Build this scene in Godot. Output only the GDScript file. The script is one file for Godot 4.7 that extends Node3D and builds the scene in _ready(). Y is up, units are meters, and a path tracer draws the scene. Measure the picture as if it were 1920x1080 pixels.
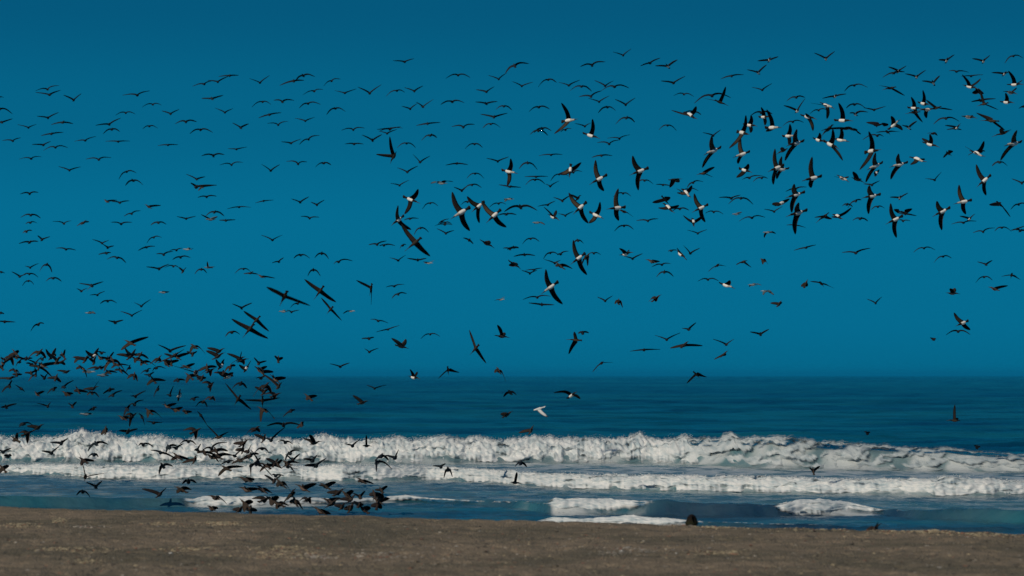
extends Node3D
# A flock of pelicans and seabirds over a surf beach, seen through a long lens.
const FPX := 6172.0          # focal length in photo pixels (vertical field of 10 degrees over 1080)
const EYE := 7.0             # camera height over the sea
const HZ := 704.0            # photo row of the horizon
const CREST := 2.0           # height of the beach berm over the sea

var pitch := 0.0
var rng := RandomNumberGenerator.new()
var used := {}

func _ready():
	rng.seed = 4711
	pitch = atan((HZ - 540.0) / FPX)
	var cam := Camera3D.new()
	cam.name = "camera"
	cam.fov = 2.0 * rad_to_deg(atan(540.0 / FPX))
	cam.near = 1.0
	cam.far = 90000.0
	cam.position = Vector3(0, EYE, 0)
	cam.rotation.x = pitch
	# a long fast lens, focused on the larger birds
	var lens := CameraAttributesPhysical.new()
	lens.frustum_focal_length = 12.0 / tan(deg_to_rad(cam.fov * 0.5))
	lens.frustum_focus_distance = 205.0
	lens.exposure_aperture = 1.2
	lens.frustum_near = 1.0
	lens.frustum_far = 90000.0
	cam.attributes = lens
	cam.fov = 2.0 * rad_to_deg(atan(540.0 / FPX))
	add_child(cam)
	cam.make_current()

	var env := Environment.new()
	env.background_mode = Environment.BG_SKY
	var sky := Sky.new()
	var pano := PanoramaSkyMaterial.new()
	pano.panorama = ImageTexture.create_from_image(sky_image())
	sky.sky_material = pano
	env.sky = sky
	env.background_energy_multiplier = 1.0
	env.tonemap_mode = Environment.TONE_MAPPER_LINEAR
	env.tonemap_exposure = 1.0
	env.fog_enabled = true
	env.fog_density = 0.00004
	env.fog_light_color = Color(0.04, 0.46, 0.62)
	env.sdfgi_enabled = true
	env.ssao_enabled = true
	env.ssil_enabled = true
	var we := WorldEnvironment.new()
	we.name = "world_environment"
	we.environment = env
	add_child(we)

	var sun := DirectionalLight3D.new()
	sun.name = "sun"
	sun.light_energy = 0.8
	sun.light_color = Color(1.0, 0.95, 0.87)
	sun.light_angular_distance = 0.5
	sun.shadow_enabled = true
	sun.rotation_degrees = Vector3(-35, -38, 0)
	add_child(sun)

	build_materials()
	build_beach()
	build_sea()
	build_surf()
	build_birds()
	build_shore_things()

func sky_image() -> Image:
	# clear sky: colour follows the height above the horizon only
	var stops = [[0.0, 0.0015, 0.138, 0.256], [1.0, 0.0015, 0.150, 0.282], [2.6, 0.0015, 0.152, 0.288], [4.5, 0.0015, 0.126, 0.246],
		[6.6, 0.0015, 0.096, 0.200], [12.0, 0.003, 0.075, 0.160], [30.0, 0.004, 0.060, 0.135], [90.0, 0.004, 0.045, 0.105]]
	var h := 1024
	var img := Image.create(64, h, false, Image.FORMAT_RGBF)
	for y in h:
		var e: float = absf(90.0 - (y + 0.5) * 180.0 / h)
		var c := Color(0, 0, 0)
		for i in range(stops.size() - 1):
			var a = stops[i]
			var b = stops[i + 1]
			if e >= a[0] and e <= b[0]:
				var t: float = (e - a[0]) / (b[0] - a[0])
				t = t * t * (3.0 - 2.0 * t)
				c = Color(lerpf(a[1], b[1], t), lerpf(a[2], b[2], t), lerpf(a[3], b[3], t))
				break
		for x in 64:
			img.set_pixel(x, y, c)
	return img

# ---------------------------------------------------------------- helpers
func numbered(n: String) -> String:
	if not used.has(n):
		used[n] = 0
		return n
	used[n] += 1
	return "%s_%03d" % [n, used[n]]

func tag(o: Node, label: String, category := "", group := "", kind := ""):
	if label: o.set_meta("label", label)
	if category: o.set_meta("category", category)
	if group: o.set_meta("group", group)
	if kind: o.set_meta("kind", kind)

func lin(r, g, b) -> Color:
	return Color(r, g, b).linear_to_srgb()

func ray(u: float, v: float) -> Vector3:
	# direction with unit depth along the view's horizontal
	var d := Vector3((u - 960.0) / FPX, -(v - 540.0) / FPX, -1.0)
	return d.rotated(Vector3.RIGHT, pitch)

func at(u: float, v: float, dist: float) -> Vector3:
	return Vector3(0, EYE, 0) + ray(u, v) * dist

func tab(t: Array, x: float, k: int) -> float:
	# piecewise linear table, rows sorted by element 0
	if x <= t[0][0]: return t[0][k]
	var n := t.size()
	if x >= t[n - 1][0]: return t[n - 1][k]
	var lo := 0
	var hi := n - 1
	while hi - lo > 1:
		var m := (lo + hi) / 2
		if t[m][0] <= x: lo = m
		else: hi = m
	var a = t[lo]
	var b = t[hi]
	var f: float = (x - a[0]) / (b[0] - a[0])
	return a[k] + (b[k] - a[k]) * f

func noise(seed_: int, freq: float, octaves := 4) -> FastNoiseLite:
	var n := FastNoiseLite.new()
	n.noise_type = FastNoiseLite.TYPE_SIMPLEX_SMOOTH
	n.seed = seed_
	n.frequency = freq
	n.fractal_octaves = octaves
	return n

func grid_mesh(verts: PackedVector3Array, cols: PackedColorArray, nx: int, nz: int, keep := PackedByteArray()) -> ArrayMesh:
	# rows of nx vertices, nz rows; smooth normals from the grid
	var nrm := PackedVector3Array()
	nrm.resize(verts.size())
	for j in nz:
		var jm := maxi(j - 1, 0) * nx
		var jp := mini(j + 1, nz - 1) * nx
		for i in nx:
			var im := maxi(i - 1, 0)
			var ip := mini(i + 1, nx - 1)
			var dx := verts[j * nx + ip] - verts[j * nx + im]
			var dz := verts[jp + i] - verts[jm + i]
			nrm[j * nx + i] = dx.cross(dz).normalized()
	var idx := PackedInt32Array()
	var has := keep.size() > 0
	for j in nz - 1:
		for i in nx - 1:
			var a := j * nx + i
			if has and keep[a] + keep[a + 1] + keep[a + nx] + keep[a + nx + 1] < 1:
				continue
			idx.append(a); idx.append(a + nx); idx.append(a + 1)
			idx.append(a + 1); idx.append(a + nx); idx.append(a + nx + 1)
	var arr := []
	arr.resize(Mesh.ARRAY_MAX)
	arr[Mesh.ARRAY_VERTEX] = verts
	arr[Mesh.ARRAY_NORMAL] = nrm
	arr[Mesh.ARRAY_COLOR] = cols
	arr[Mesh.ARRAY_INDEX] = idx
	var m := ArrayMesh.new()
	m.add_surface_from_arrays(Mesh.PRIMITIVE_TRIANGLES, arr)
	return m

func put(called: String, mesh: Mesh, mat: Material, where := Vector3.ZERO) -> MeshInstance3D:
	var o := MeshInstance3D.new()
	o.name = numbered(called)
	o.mesh = mesh
	o.material_override = mat
	o.position = where
	o.cast_shadow = GeometryInstance3D.SHADOW_CASTING_SETTING_ON
	add_child(o)
	return o

# ---------------------------------------------------------------- materials
var m_sea: StandardMaterial3D
var m_foam: StandardMaterial3D
var m_froth: StandardMaterial3D
var m_sand: StandardMaterial3D
var m_bird: StandardMaterial3D
var m_shell: StandardMaterial3D

func noise_tex(freq: float, seed_: int, bump: float, size := 512) -> NoiseTexture2D:
	var t := NoiseTexture2D.new()
	t.width = size
	t.height = size
	t.seamless = true
	t.noise = noise(seed_, freq, 5)
	if bump > 0.0:
		t.as_normal_map = true
		t.bump_strength = bump
	return t

func build_materials():
	m_sea = StandardMaterial3D.new()
	m_sea.vertex_color_use_as_albedo = true
	m_sea.roughness = 0.22
	m_sea.metallic_specular = 0.4
	m_sea.uv1_triplanar = true
	m_sea.uv1_world_triplanar = true
	m_sea.uv1_scale = Vector3(0.08, 0.08, 0.16)
	m_sea.normal_enabled = true
	m_sea.normal_texture = noise_tex(0.012, 3, 9.0)
	m_sea.normal_scale = 0.7
	m_foam = StandardMaterial3D.new()
	m_foam.vertex_color_use_as_albedo = true
	m_foam.roughness = 0.95
	m_foam.metallic_specular = 0.2
	m_froth = m_foam.duplicate()
	m_froth.transparency = BaseMaterial3D.TRANSPARENCY_ALPHA
	m_froth.roughness = 1.0
	m_froth.metallic_specular = 0.0
	m_sand = StandardMaterial3D.new()
	m_sand.vertex_color_use_as_albedo = true
	m_sand.roughness = 0.95
	m_sand.metallic_specular = 0.15
	m_sand.uv1_triplanar = true
	m_sand.uv1_world_triplanar = true
	m_sand.uv1_scale = Vector3(0.35, 0.35, 0.2)
	m_sand.normal_enabled = true
	m_sand.normal_texture = noise_tex(0.06, 8, 10.0)
	m_bird = StandardMaterial3D.new()
	m_bird.vertex_color_use_as_albedo = true
	m_bird.roughness = 0.8
	m_bird.metallic_specular = 0.2
	m_shell = StandardMaterial3D.new()
	m_shell.vertex_color_use_as_albedo = true
	m_shell.roughness = 0.6

# ---------------------------------------------------------------- beach
var berm_n: FastNoiseLite
func berm_edge(x: float) -> float:
	# distance of the berm's crest line from the camera, which runs slantwise to the view
	return 113.5 - 0.60 * x

func sand_h(x: float, d: float, n1: FastNoiseLite, n2: FastNoiseLite, n3: FastNoiseLite) -> float:
	var e := berm_edge(clampf(x, -60, 60))
	var h := CREST
	if d > e:
		var q := d - e
		h -= 0.075 * maxf(q - 0.4, 0.0) + 0.012 * minf(q, 8.0)
	elif d < 78.0:
		h += 3.4 * smoothstep(78.0, 6.0, d)
	var fade := smoothstep(60.0, 80.0, d)
	h += 0.05 * n1.get_noise_2d(x, d * 0.45) * fade
	h += 0.045 * n2.get_noise_2d(x * 0.8, d * 0.3) * fade
	var p := n3.get_noise_2d(x, d * 0.5)
	if p > 0.2: h -= 0.16 * (p - 0.2) * fade
	return h

func build_beach():
	var n1 := noise(21, 0.16, 3)
	var n2 := noise(22, 0.9, 3)
	var n3 := noise(23, 1.3, 2)
	var nc := noise(24, 0.25, 4)
	var ng := noise(25, 3.0, 2)
	var zs := PackedFloat32Array()
	var d := -60.0
	while d < 165.0:
		zs.append(d)
		if d < 70.0: d += 4.0
		elif d < 129.0: d += 0.11
		else: d += 0.5
	var xs := PackedFloat32Array()
	for v in [-4000.0, -1200.0, -400.0, -150.0, -80.0, -50.0, -38.0]: xs.append(v)
	var x := -30.0
	while x < 27.0:
		xs.append(x)
		x += 0.11
	for v in [34.0, 50.0, 80.0, 150.0, 400.0, 1200.0, 4000.0]: xs.append(v)
	var nx := xs.size()
	var nz := zs.size()
	var vv := PackedVector3Array()
	var cc := PackedColorArray()
	vv.resize(nx * nz)
	cc.resize(nx * nz)
	for j in nz:
		for i in nx:
			var px := xs[i]
			var pd := zs[j]
			vv[j * nx + i] = Vector3(px, sand_h(px, pd, n1, n2, n3), -pd)
			# damp and dry patches, streaks painting in relief shading, reddish and grey grains
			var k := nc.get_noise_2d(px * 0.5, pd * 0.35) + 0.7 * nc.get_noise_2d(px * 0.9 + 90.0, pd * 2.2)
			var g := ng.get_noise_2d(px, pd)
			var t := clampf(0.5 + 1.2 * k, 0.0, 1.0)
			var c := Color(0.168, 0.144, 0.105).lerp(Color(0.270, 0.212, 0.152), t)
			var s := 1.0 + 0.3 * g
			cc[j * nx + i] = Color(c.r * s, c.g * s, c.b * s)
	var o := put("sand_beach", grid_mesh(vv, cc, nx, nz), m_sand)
	tag(o, "dark brown-grey sand beach with scattered shell bits", "", "", "structure")

# ---------------------------------------------------------------- sea
# breaker tables in photo pixels: column, row of the foot, row of the top, foam share; turned into metres by the sea level
var WA = [[-300, 866, 824, 1], [0, 866, 822, 1], [60, 866, 824, 1], [100, 866, 821, 1], [140, 866, 809, 1], [165, 866, 817, 1], [195, 866, 815, 1], [230, 866, 824, 1], [290, 867, 819, 1], [320, 867, 825, 1], [420, 867, 826, 1], [470, 867, 823, 1], [560, 867, 827, 1], [602, 867, 817, 1], [640, 867, 827, 1], [700, 868, 826, 1], [738, 868, 822, 1], [760, 868, 827, 1], [838, 868, 820, 1], [870, 868, 828, 1], [900, 868, 821, 1], [930, 868, 829, 1], [985, 868, 822, 1], [1080, 868, 825, 1], [1180, 868, 824, 1], [1197, 868, 816, 1], [1225, 868, 824, 1], [1270, 870, 826, 0.8], [1288, 870, 818, 0.8], [1310, 871, 826, 0.62], [1355, 873, 822, 0.62], [1376, 874, 814, 0.62], [1395, 875, 822, 0.58], [1450, 877, 819, 0.58], [1500, 878, 823, 0.5], [1550, 879, 829, 0.5], [1640, 880, 833, 0.42], [1720, 881, 838, 0.36], [1780, 882, 838, 0.36], [1830, 883, 845, 0.36], [1920, 884, 851, 0.3], [2300, 886, 856, 0.3]]
var WB = [[-300, 885, 872, 1], [0, 887, 873, 1], [60, 889, 871, 1], [120, 893, 871, 1], [180, 898, 874, 1], [300, 900, 873, 1], [450, 900, 873, 1], [600, 901, 874, 1], [640, 903, 873, 1], [720, 902, 874, 1], [800, 900, 875, 1], [860, 901, 878, 1], [960, 909, 884, 1], [1020, 914, 888, 1], [1100, 918, 890, 1], [1280, 921, 892, 1], [1400, 923, 894, 1], [1500, 925, 896, 1], [1600, 926, 899, 1], [1700, 928, 900, 1], [1750, 930, 898, 1], [1800, 930, 894, 1], [1850, 930, 898, 1], [1920, 929, 903, 1], [2300, 930, 906, 1]]
var WC = [[-300, 952, 927, 0], [0, 952, 927, 0], [335, 951, 931, 0], [362, 950, 934, 0.6], [380, 950, 929, 1], [480, 950, 930, 0.9], [560, 948, 931, 0.75], [640, 946, 933, 0.6], [700, 944, 931, 0.55], [760, 943, 926, 0.5], [800, 943, 931, 0.35], [900, 947, 936, 0.2], [1000, 956, 938, 0.1], [1026, 961, 938, 0.1], [1042, 962, 934, 1], [1100, 962, 934, 0.95], [1150, 962, 935, 0.75], [1190, 964, 937, 0.45], [1215, 965, 936, 0.15], [1250, 966, 934, 0], [1300, 966, 942, 0], [1380, 967, 944, 0], [1452, 967, 944, 0.1], [1476, 967, 942, 0.75], [1492, 966, 937, 1], [1540, 965, 935, 1], [1590, 963, 939, 0.8], [1630, 963, 948, 0.6], [1655, 964, 953, 0.2], [1720, 972, 953, 0], [1920, 979, 952, 0], [2300, 980, 952, 0]]
var WD = [[900, 976, 972, 0], [1005, 981, 974, 0.1], [1035, 983, 968, 0.7], [1060, 984, 968, 0.75], [1085, 985, 970, 0.4], [1115, 986, 969, 0.75], [1180, 987, 965, 0.9], [1250, 988, 969, 0.8], [1290, 988, 972, 0.4], [1330, 989, 975, 0.1], [1700, 994, 985, 0]]
var waves = []
var sea_a: FastNoiseLite
var sea_b: FastNoiseLite
var sea_c: FastNoiseLite
var sea_f: FastNoiseLite
var sea_g: FastNoiseLite
var sea_d: FastNoiseLite

func metres(t: Array) -> Array:
	var out := []
	for r in t:
		var dist: float = EYE * FPX / (r[1] - HZ)
		var top: float = EYE - (r[2] - HZ) / FPX * (dist + 1.5)
		out.append([(r[0] - 960.0) / FPX * dist, dist, maxf(top, 0.1), float(r[3])])
	return out

func sea_h(x: float, d: float) -> float:
	var h := 0.0
	var far := smoothstep(262.0, 330.0, d)
	if far > 0.0:
		var calm := 1.0 - smoothstep(900.0, 3500.0, d)
		var w := sea_a.get_noise_2d(x * 0.35, d)
		h += far * calm * (0.75 * w + 0.13 * sea_b.get_noise_2d(x * 0.4, d))
	if d < 420.0:
		var nearw := 1.0 - smoothstep(330.0, 420.0, d)
		h += nearw * (0.12 * sea_b.get_noise_2d(x * 0.45, d) + 0.05 * sea_c.get_noise_2d(x, d * 1.4))
		for w in waves:
			var s: float = d - tab(w, x, 1)
			var top: float = tab(w, x, 2)
			if s < -4.0 or s > 16.0: continue
			var c := 0.95 * top
			var q: float = (s - c) / (0.75 * top) if s < c else (s - c) / (4.2 * top)
			h += (0.80 * top - 0.11 if tab(w, x, 3) > 0.2 else 0.93 * top) * exp(-q * q)
	if d < 150.0: h -= 0.02 * (150.0 - d)
	return h

func build_sea():
	for t in [WA, WB, WC, WD]: waves.append(metres(t))
	sea_a = noise(31, 0.055, 3)
	sea_b = noise(32, 0.35, 3)
	sea_c = noise(33, 1.1, 3)
	sea_f = noise(34, 0.5, 5)
	sea_g = noise(35, 0.09, 3)
	sea_d = noise(36, 0.011, 3)
	var ds := PackedFloat32Array()
	var d := 120.0
	while d < 60000.0:
		ds.append(d)
		if d < 280.0: d += 0.45
		elif d < 420.0: d += 1.1
		elif d < 1000.0: d += 2.6
		elif d < 2200.0: d += 7.0
		else: d *= 1.12
	ds.append(80000.0)
	var us := PackedFloat32Array()
	for v in [-30.0, -12.0, -5.0, -2.6, -1.8]: us.append(v)
	var n := 400
	for i in n + 1: us.append(-1.35 + 2.7 * i / n)
	for v in [1.8, 2.6, 5.0, 12.0, 30.0]: us.append(v)
	var nx := us.size()
	var nz := ds.size()
	var vv := PackedVector3Array()
	var cc := PackedColorArray()
	vv.resize(nx * nz)
	cc.resize(nx * nz)
	var swell_dark := Color(0.000, 0.024, 0.068)
	var swell_light := Color(0.006, 0.118, 0.162)
	var milk := Color(0.20, 0.30, 0.31)
	var foam := Color(0.62, 0.64, 0.64)
	for j in nz:
		var dd := ds[j]
		var half := maxf(dd, 160.0) * 960.0 / FPX
		var surf := 1.0 - smoothstep(255.0, 300.0, dd)
		for i in nx:
			var x := us[i] * half
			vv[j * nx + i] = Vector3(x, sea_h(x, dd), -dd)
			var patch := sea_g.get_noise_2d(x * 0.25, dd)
			var c := swell_dark.lerp(swell_light, clampf(0.48 + 1.2 * patch + 1.3 * sea_d.get_noise_2d(x * 0.22, dd), 0.0, 1.0))  # water colour, with the swell's light and dark reflections painted in
			if surf > 0.0:
				# spent foam lying on the water in streaks along the swell
				var da := tab(waves[0], x, 1)
				var db := tab(waves[1], x, 1)
				var dc := tab(waves[2], x, 1)
				var st := sea_f.get_noise_2d(x * 0.5, dd * 0.42)
				var between := 0.0
				if dd > db and dd < da + 8.0:
					between = 0.30 * smoothstep(-30.0, 18.0, x) + 0.16
				elif dd <= db:
					between = 0.13 * smoothstep(dc + 0.5, dc + 5.0, dd)
				c = c.lerp(milk, clampf(0.46 + between * 0.9 + 0.45 * st, 0.0, 0.85) * surf * lerpf(0.36, 0.88, smoothstep(dc + 0.5, dc + 4.5, dd)))
				c = c.lerp(foam, smoothstep(0.22 - between, 0.42 - between * 0.6, st) * surf * minf(between * 1.7, 0.85))
				for wi in [2, 3]:
					# torn sheets of wash round the small crests
					var sc: float = (dd - tab(waves[wi], x, 1) - 0.5) / 5.0
					var nearf: float = tab(waves[wi], x, 3) * exp(-sc * sc)
					c = c.lerp(foam, smoothstep(0.30, 0.62, st * 0.8 + nearf * 0.55) * minf(nearf * 1.5, 0.85))
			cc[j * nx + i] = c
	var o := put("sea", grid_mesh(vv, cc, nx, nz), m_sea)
	tag(o, "dark blue sea rolling toward the beach", "", "", "structure")

# ---------------------------------------------------------------- surf
func build_surf():
	var lump := noise(41, 0.55, 2)
	var curd := noise(42, 1.15, 2)
	var fine := noise(43, 4.5, 2)
	var cover := noise(44, 0.55, 4)
	var prof = [[5.5, 0.30], [3.6, 0.66], [2.3, 0.93], [1.55, 1.0], [0.95, 0.93], [0.5, 0.70], [0.2, 0.38], [-0.1, 0.10], [-0.7, -0.06]]
	var prof_len := [0.0]
	for i in range(1, prof.size()):
		prof_len.append(prof_len[i - 1] + Vector2((prof[i][0] - prof[i - 1][0]) * (0.35 if i < 4 else 1.0), prof[i][1] - prof[i - 1][1]).length())
	var texts = ["tall white breaker rolling along behind the lower foam line", "long low line of white foam in front of the tall breaker", "small broken foam crests close to the beach", "thin wash of foam at the edge of the beach"]
	var steps = [0.11, 0.10, 0.10, 0.10]
	var crest: MeshInstance3D
	for pass_ in 6:
		# each breaker, then a torn veil of spray over the two long ones
		var wi: int = [0, 0, 1, 1, 2, 3][pass_]
		var layer: int = [0, 1, 0, 1, 0, 0][pass_]
		var w = waves[wi]
		var x0: float = maxf(w[0][0], -60.0)
		var x1: float = minf(w[w.size() - 1][0], 60.0)
		var nx := int((x1 - x0) / steps[wi])
		var nt := 56
		var vv := PackedVector3Array()
		var cc := PackedColorArray()
		var keep := PackedByteArray()
		vv.resize(nx * nt)
		cc.resize(nx * nt)
		keep.resize(nx * nt)
		for j in nt:
			var q: float = prof_len[-1] * (1.0 - float(j) / (nt - 1))
			var k := 0
			while k < prof.size() - 2 and prof_len[k + 1] < q: k += 1
			var f: float = (q - prof_len[k]) / (prof_len[k + 1] - prof_len[k])
			var ps: float = lerpf(prof[k][0], prof[k + 1][0], f)
			var ph: float = lerpf(prof[k][1], prof[k + 1][1], f)
			var nrm := Vector2(-(prof[k + 1][1] - prof[k][1]), prof[k + 1][0] - prof[k][0]) * -1.0
			nrm = nrm.normalized()      # (distance, height): out of the wave
			if nrm.y < 0.0 and ps > 0.5: nrm = -nrm
			for i in nx:
				var x: float = x0 + steps[wi] * i
				var db := tab(w, x, 1)
				var top := tab(w, x, 2)
				var fm := tab(w, x, 3)
				var a := lump.get_noise_3d(x, ps * 1.5, ph * 3.0 + wi * 50.0)
				var b := absf(curd.get_noise_3d(x, ps * 1.2, ph * top * 1.4 + wi * 30.0))
				var g := absf(fine.get_noise_3d(x, ps * top, ph * top + wi * 20.0))
				var amp := top * minf(fm * 1.3, 1.0)
				var out := amp * (0.20 * a + 0.26 * b + 0.10 * g - 0.02) * (1.0 if wi < 2 else 0.8)
				var edge := 1.0
				if ps < 0.1 or ps > 4.0: edge = 0.35
				if ph > 0.85: edge *= 0.75
				out *= edge
				if layer > 0: out += top * (0.04 + 0.05 * layer) * (0.5 + 1.0 * absf(lump.get_noise_2d(x * 1.7, layer * 31.0)))
				var dd: float = db + ps * top + 0.45 * top * a * (1.0 if ps < 1.2 else 0.3)
				# lowest edge reaches out in tongues
				if ps < 0.3: dd += top * 0.9 * (cover.get_noise_2d(x * 1.3, wi * 9.0)) * (0.3 - ps)
				var hh := ph * top * 0.95
				vv[j * nx + i] = Vector3(x, hh + nrm.y * out, -(dd + nrm.x * out))
				# curds of foam with open water between, thin at the rims
				var cv := cover.get_noise_2d(x * 0.6 - ps * 1.6, ps * 2.2 + ph * 2.6 + wi * 40.0) * 1.25
				var fall := curd.get_noise_2d(x * (2.6 if fm > 0.7 or wi > 0 else 1.1) - ps * (0.0 if fm > 0.7 or wi > 0 else 1.5), ps * 0.35 + wi * 11.0)
				var cov := smoothstep(-0.16, 0.22, cv + (0.3 if fm > 0.7 else 0.55) * fall + 1.1 * fm - 0.46)
				if wi >= 2:
					# only the crest has broken; the face below is still glassy
					var lim := 1.0 - fm
					cov = smoothstep(-0.16, 0.3, cv * 0.6 + 0.35 * fall + fm - 0.2) * smoothstep(lim - 0.12, lim + 0.28, ph + 0.18 * fall)
				if ps > 2.6: cov *= smoothstep(-0.1, 0.3, cv + 0.15 * fm) * (1.0 - smoothstep(4.0, 5.4, ps))
				if ps < 0.15: cov *= smoothstep(-0.45, 0.1, ps + 0.35 * fall + 0.3 * cv)
				if layer > 0: cov *= (0.04 + 0.20 * smoothstep(-0.2, 0.5, fall + a)) * smoothstep(0.45, 0.95, ph) * (1.0 - smoothstep(2.4, 4.5, ps))
				# thick and thin froth, grey mottling painted in as shading grain
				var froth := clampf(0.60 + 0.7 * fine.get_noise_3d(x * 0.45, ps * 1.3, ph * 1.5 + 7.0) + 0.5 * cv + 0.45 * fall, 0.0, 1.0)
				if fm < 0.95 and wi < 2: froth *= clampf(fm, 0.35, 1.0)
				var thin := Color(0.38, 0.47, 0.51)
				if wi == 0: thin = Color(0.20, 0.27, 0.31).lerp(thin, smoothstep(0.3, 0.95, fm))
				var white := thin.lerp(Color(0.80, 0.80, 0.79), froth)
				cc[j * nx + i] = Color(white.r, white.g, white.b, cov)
				keep[j * nx + i] = 1 if (cov > 0.02 and fm > 0.03) else 0
		var mesh := grid_mesh(vv, cc, nx, nt, keep)
		if layer == 0:
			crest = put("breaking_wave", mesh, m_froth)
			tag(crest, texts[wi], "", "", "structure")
		else:
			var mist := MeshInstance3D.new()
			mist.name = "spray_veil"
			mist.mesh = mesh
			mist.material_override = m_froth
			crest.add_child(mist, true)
	# spray thrown up along the tall breaker
	var blob := drop_mesh()
	var mm := MultiMesh.new()
	mm.transform_format = MultiMesh.TRANSFORM_3D
	mm.use_colors = true
	mm.mesh = blob
	var list := []
	var r := RandomNumberGenerator.new()
	r.seed = 99
	for n in 9000:
		var wi := 0 if n < 6500 else 1
		var x := r.randf_range(-48.0, 46.0) if wi == 0 else r.randf_range(-42.0, 40.0)
		var fm := tab(waves[wi], x, 3)
		if fm < 0.7 or r.randf() > fm * (0.6 + 1.2 * cover.get_noise_2d(x * 0.8, wi * 7.0)): continue
		var top := tab(waves[wi], x, 2)
		var up := absf(r.randfn(0.0, 0.085)) * top
		var p := Vector3(x + r.randfn(0, 0.1), top * 1.0 + up, -(tab(waves[wi], x, 1) + top * r.randf_range(1.0, 2.0)))
		var s := r.randf_range(0.012, 0.045) * (1.0 - minf(up * 1.2, 0.6))
		list.append(Transform3D(Basis.from_euler(Vector3(r.randf() * 6, r.randf() * 6, 0)).scaled(Vector3(s * 1.5, s, s)), p))
	mm.instance_count = list.size()
	for i in list.size():
		mm.set_instance_transform(i, list[i])
		mm.set_instance_color(i, Color(0.62, 0.65, 0.66))
	var mi := MultiMeshInstance3D.new()
	mi.name = "sea_spray"
	mi.multimesh = mm
	mi.material_override = m_foam
	add_child(mi)
	tag(mi, "white spray thrown up along the breakers", "spray", "", "stuff")

func drop_mesh() -> ArrayMesh:
	var st := SurfaceTool.new()
	st.begin(Mesh.PRIMITIVE_TRIANGLES)
	var p = [Vector3(1, 0, 0), Vector3(-1, 0.1, 0), Vector3(0, 1, 0), Vector3(0.1, -1, 0), Vector3(0, 0.1, 1), Vector3(0, 0, -1)]
	for f in [[0, 2, 4], [2, 1, 4], [1, 3, 4], [3, 0, 4], [2, 0, 5], [1, 2, 5], [3, 1, 5], [0, 3, 5]]:
		for k in [0, 2, 1]:
			st.set_color(Color(1, 1, 1))
			st.add_vertex(p[f[k]])
	st.generate_normals()
	return st.commit()

# ---------------------------------------------------------------- birds
# kinds: -1 slim dark seabird, 4 the same with a white underside, 0 dark pelican, 1 white-bellied pelican, 2 pale gull, 3 brown pelican
func wing_state(c: Vector2, l: Vector2, r: Vector2) -> int:
	var a := l - c
	var b := r - c
	if a.x > b.x:
		var t := a
		a = b
		b = t
	var la := a.length()
	var lb := b.length()
	if minf(la, lb) < 0.4 * maxf(la, lb): return 0
	var ea := -a.y / la
	var eb := -b.y / lb
	var opening := rad_to_deg(absf(a.angle_to(b)))
	if opening < 75.0: return 1 if ea + eb > 0.0 else 2
	if ea > 0.25 and eb > 0.25: return 3 if opening < 125.0 else 4
	if ea < -0.2 and eb < -0.2: return 5 if opening < 130.0 else 6
	var slope := absf((b.y - a.y) / maxf((b - a).length(), 0.01))
	if slope > 0.8: return 7
	if slope > 0.45: return 8
	if slope > 0.17: return 9
	return 10

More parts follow.
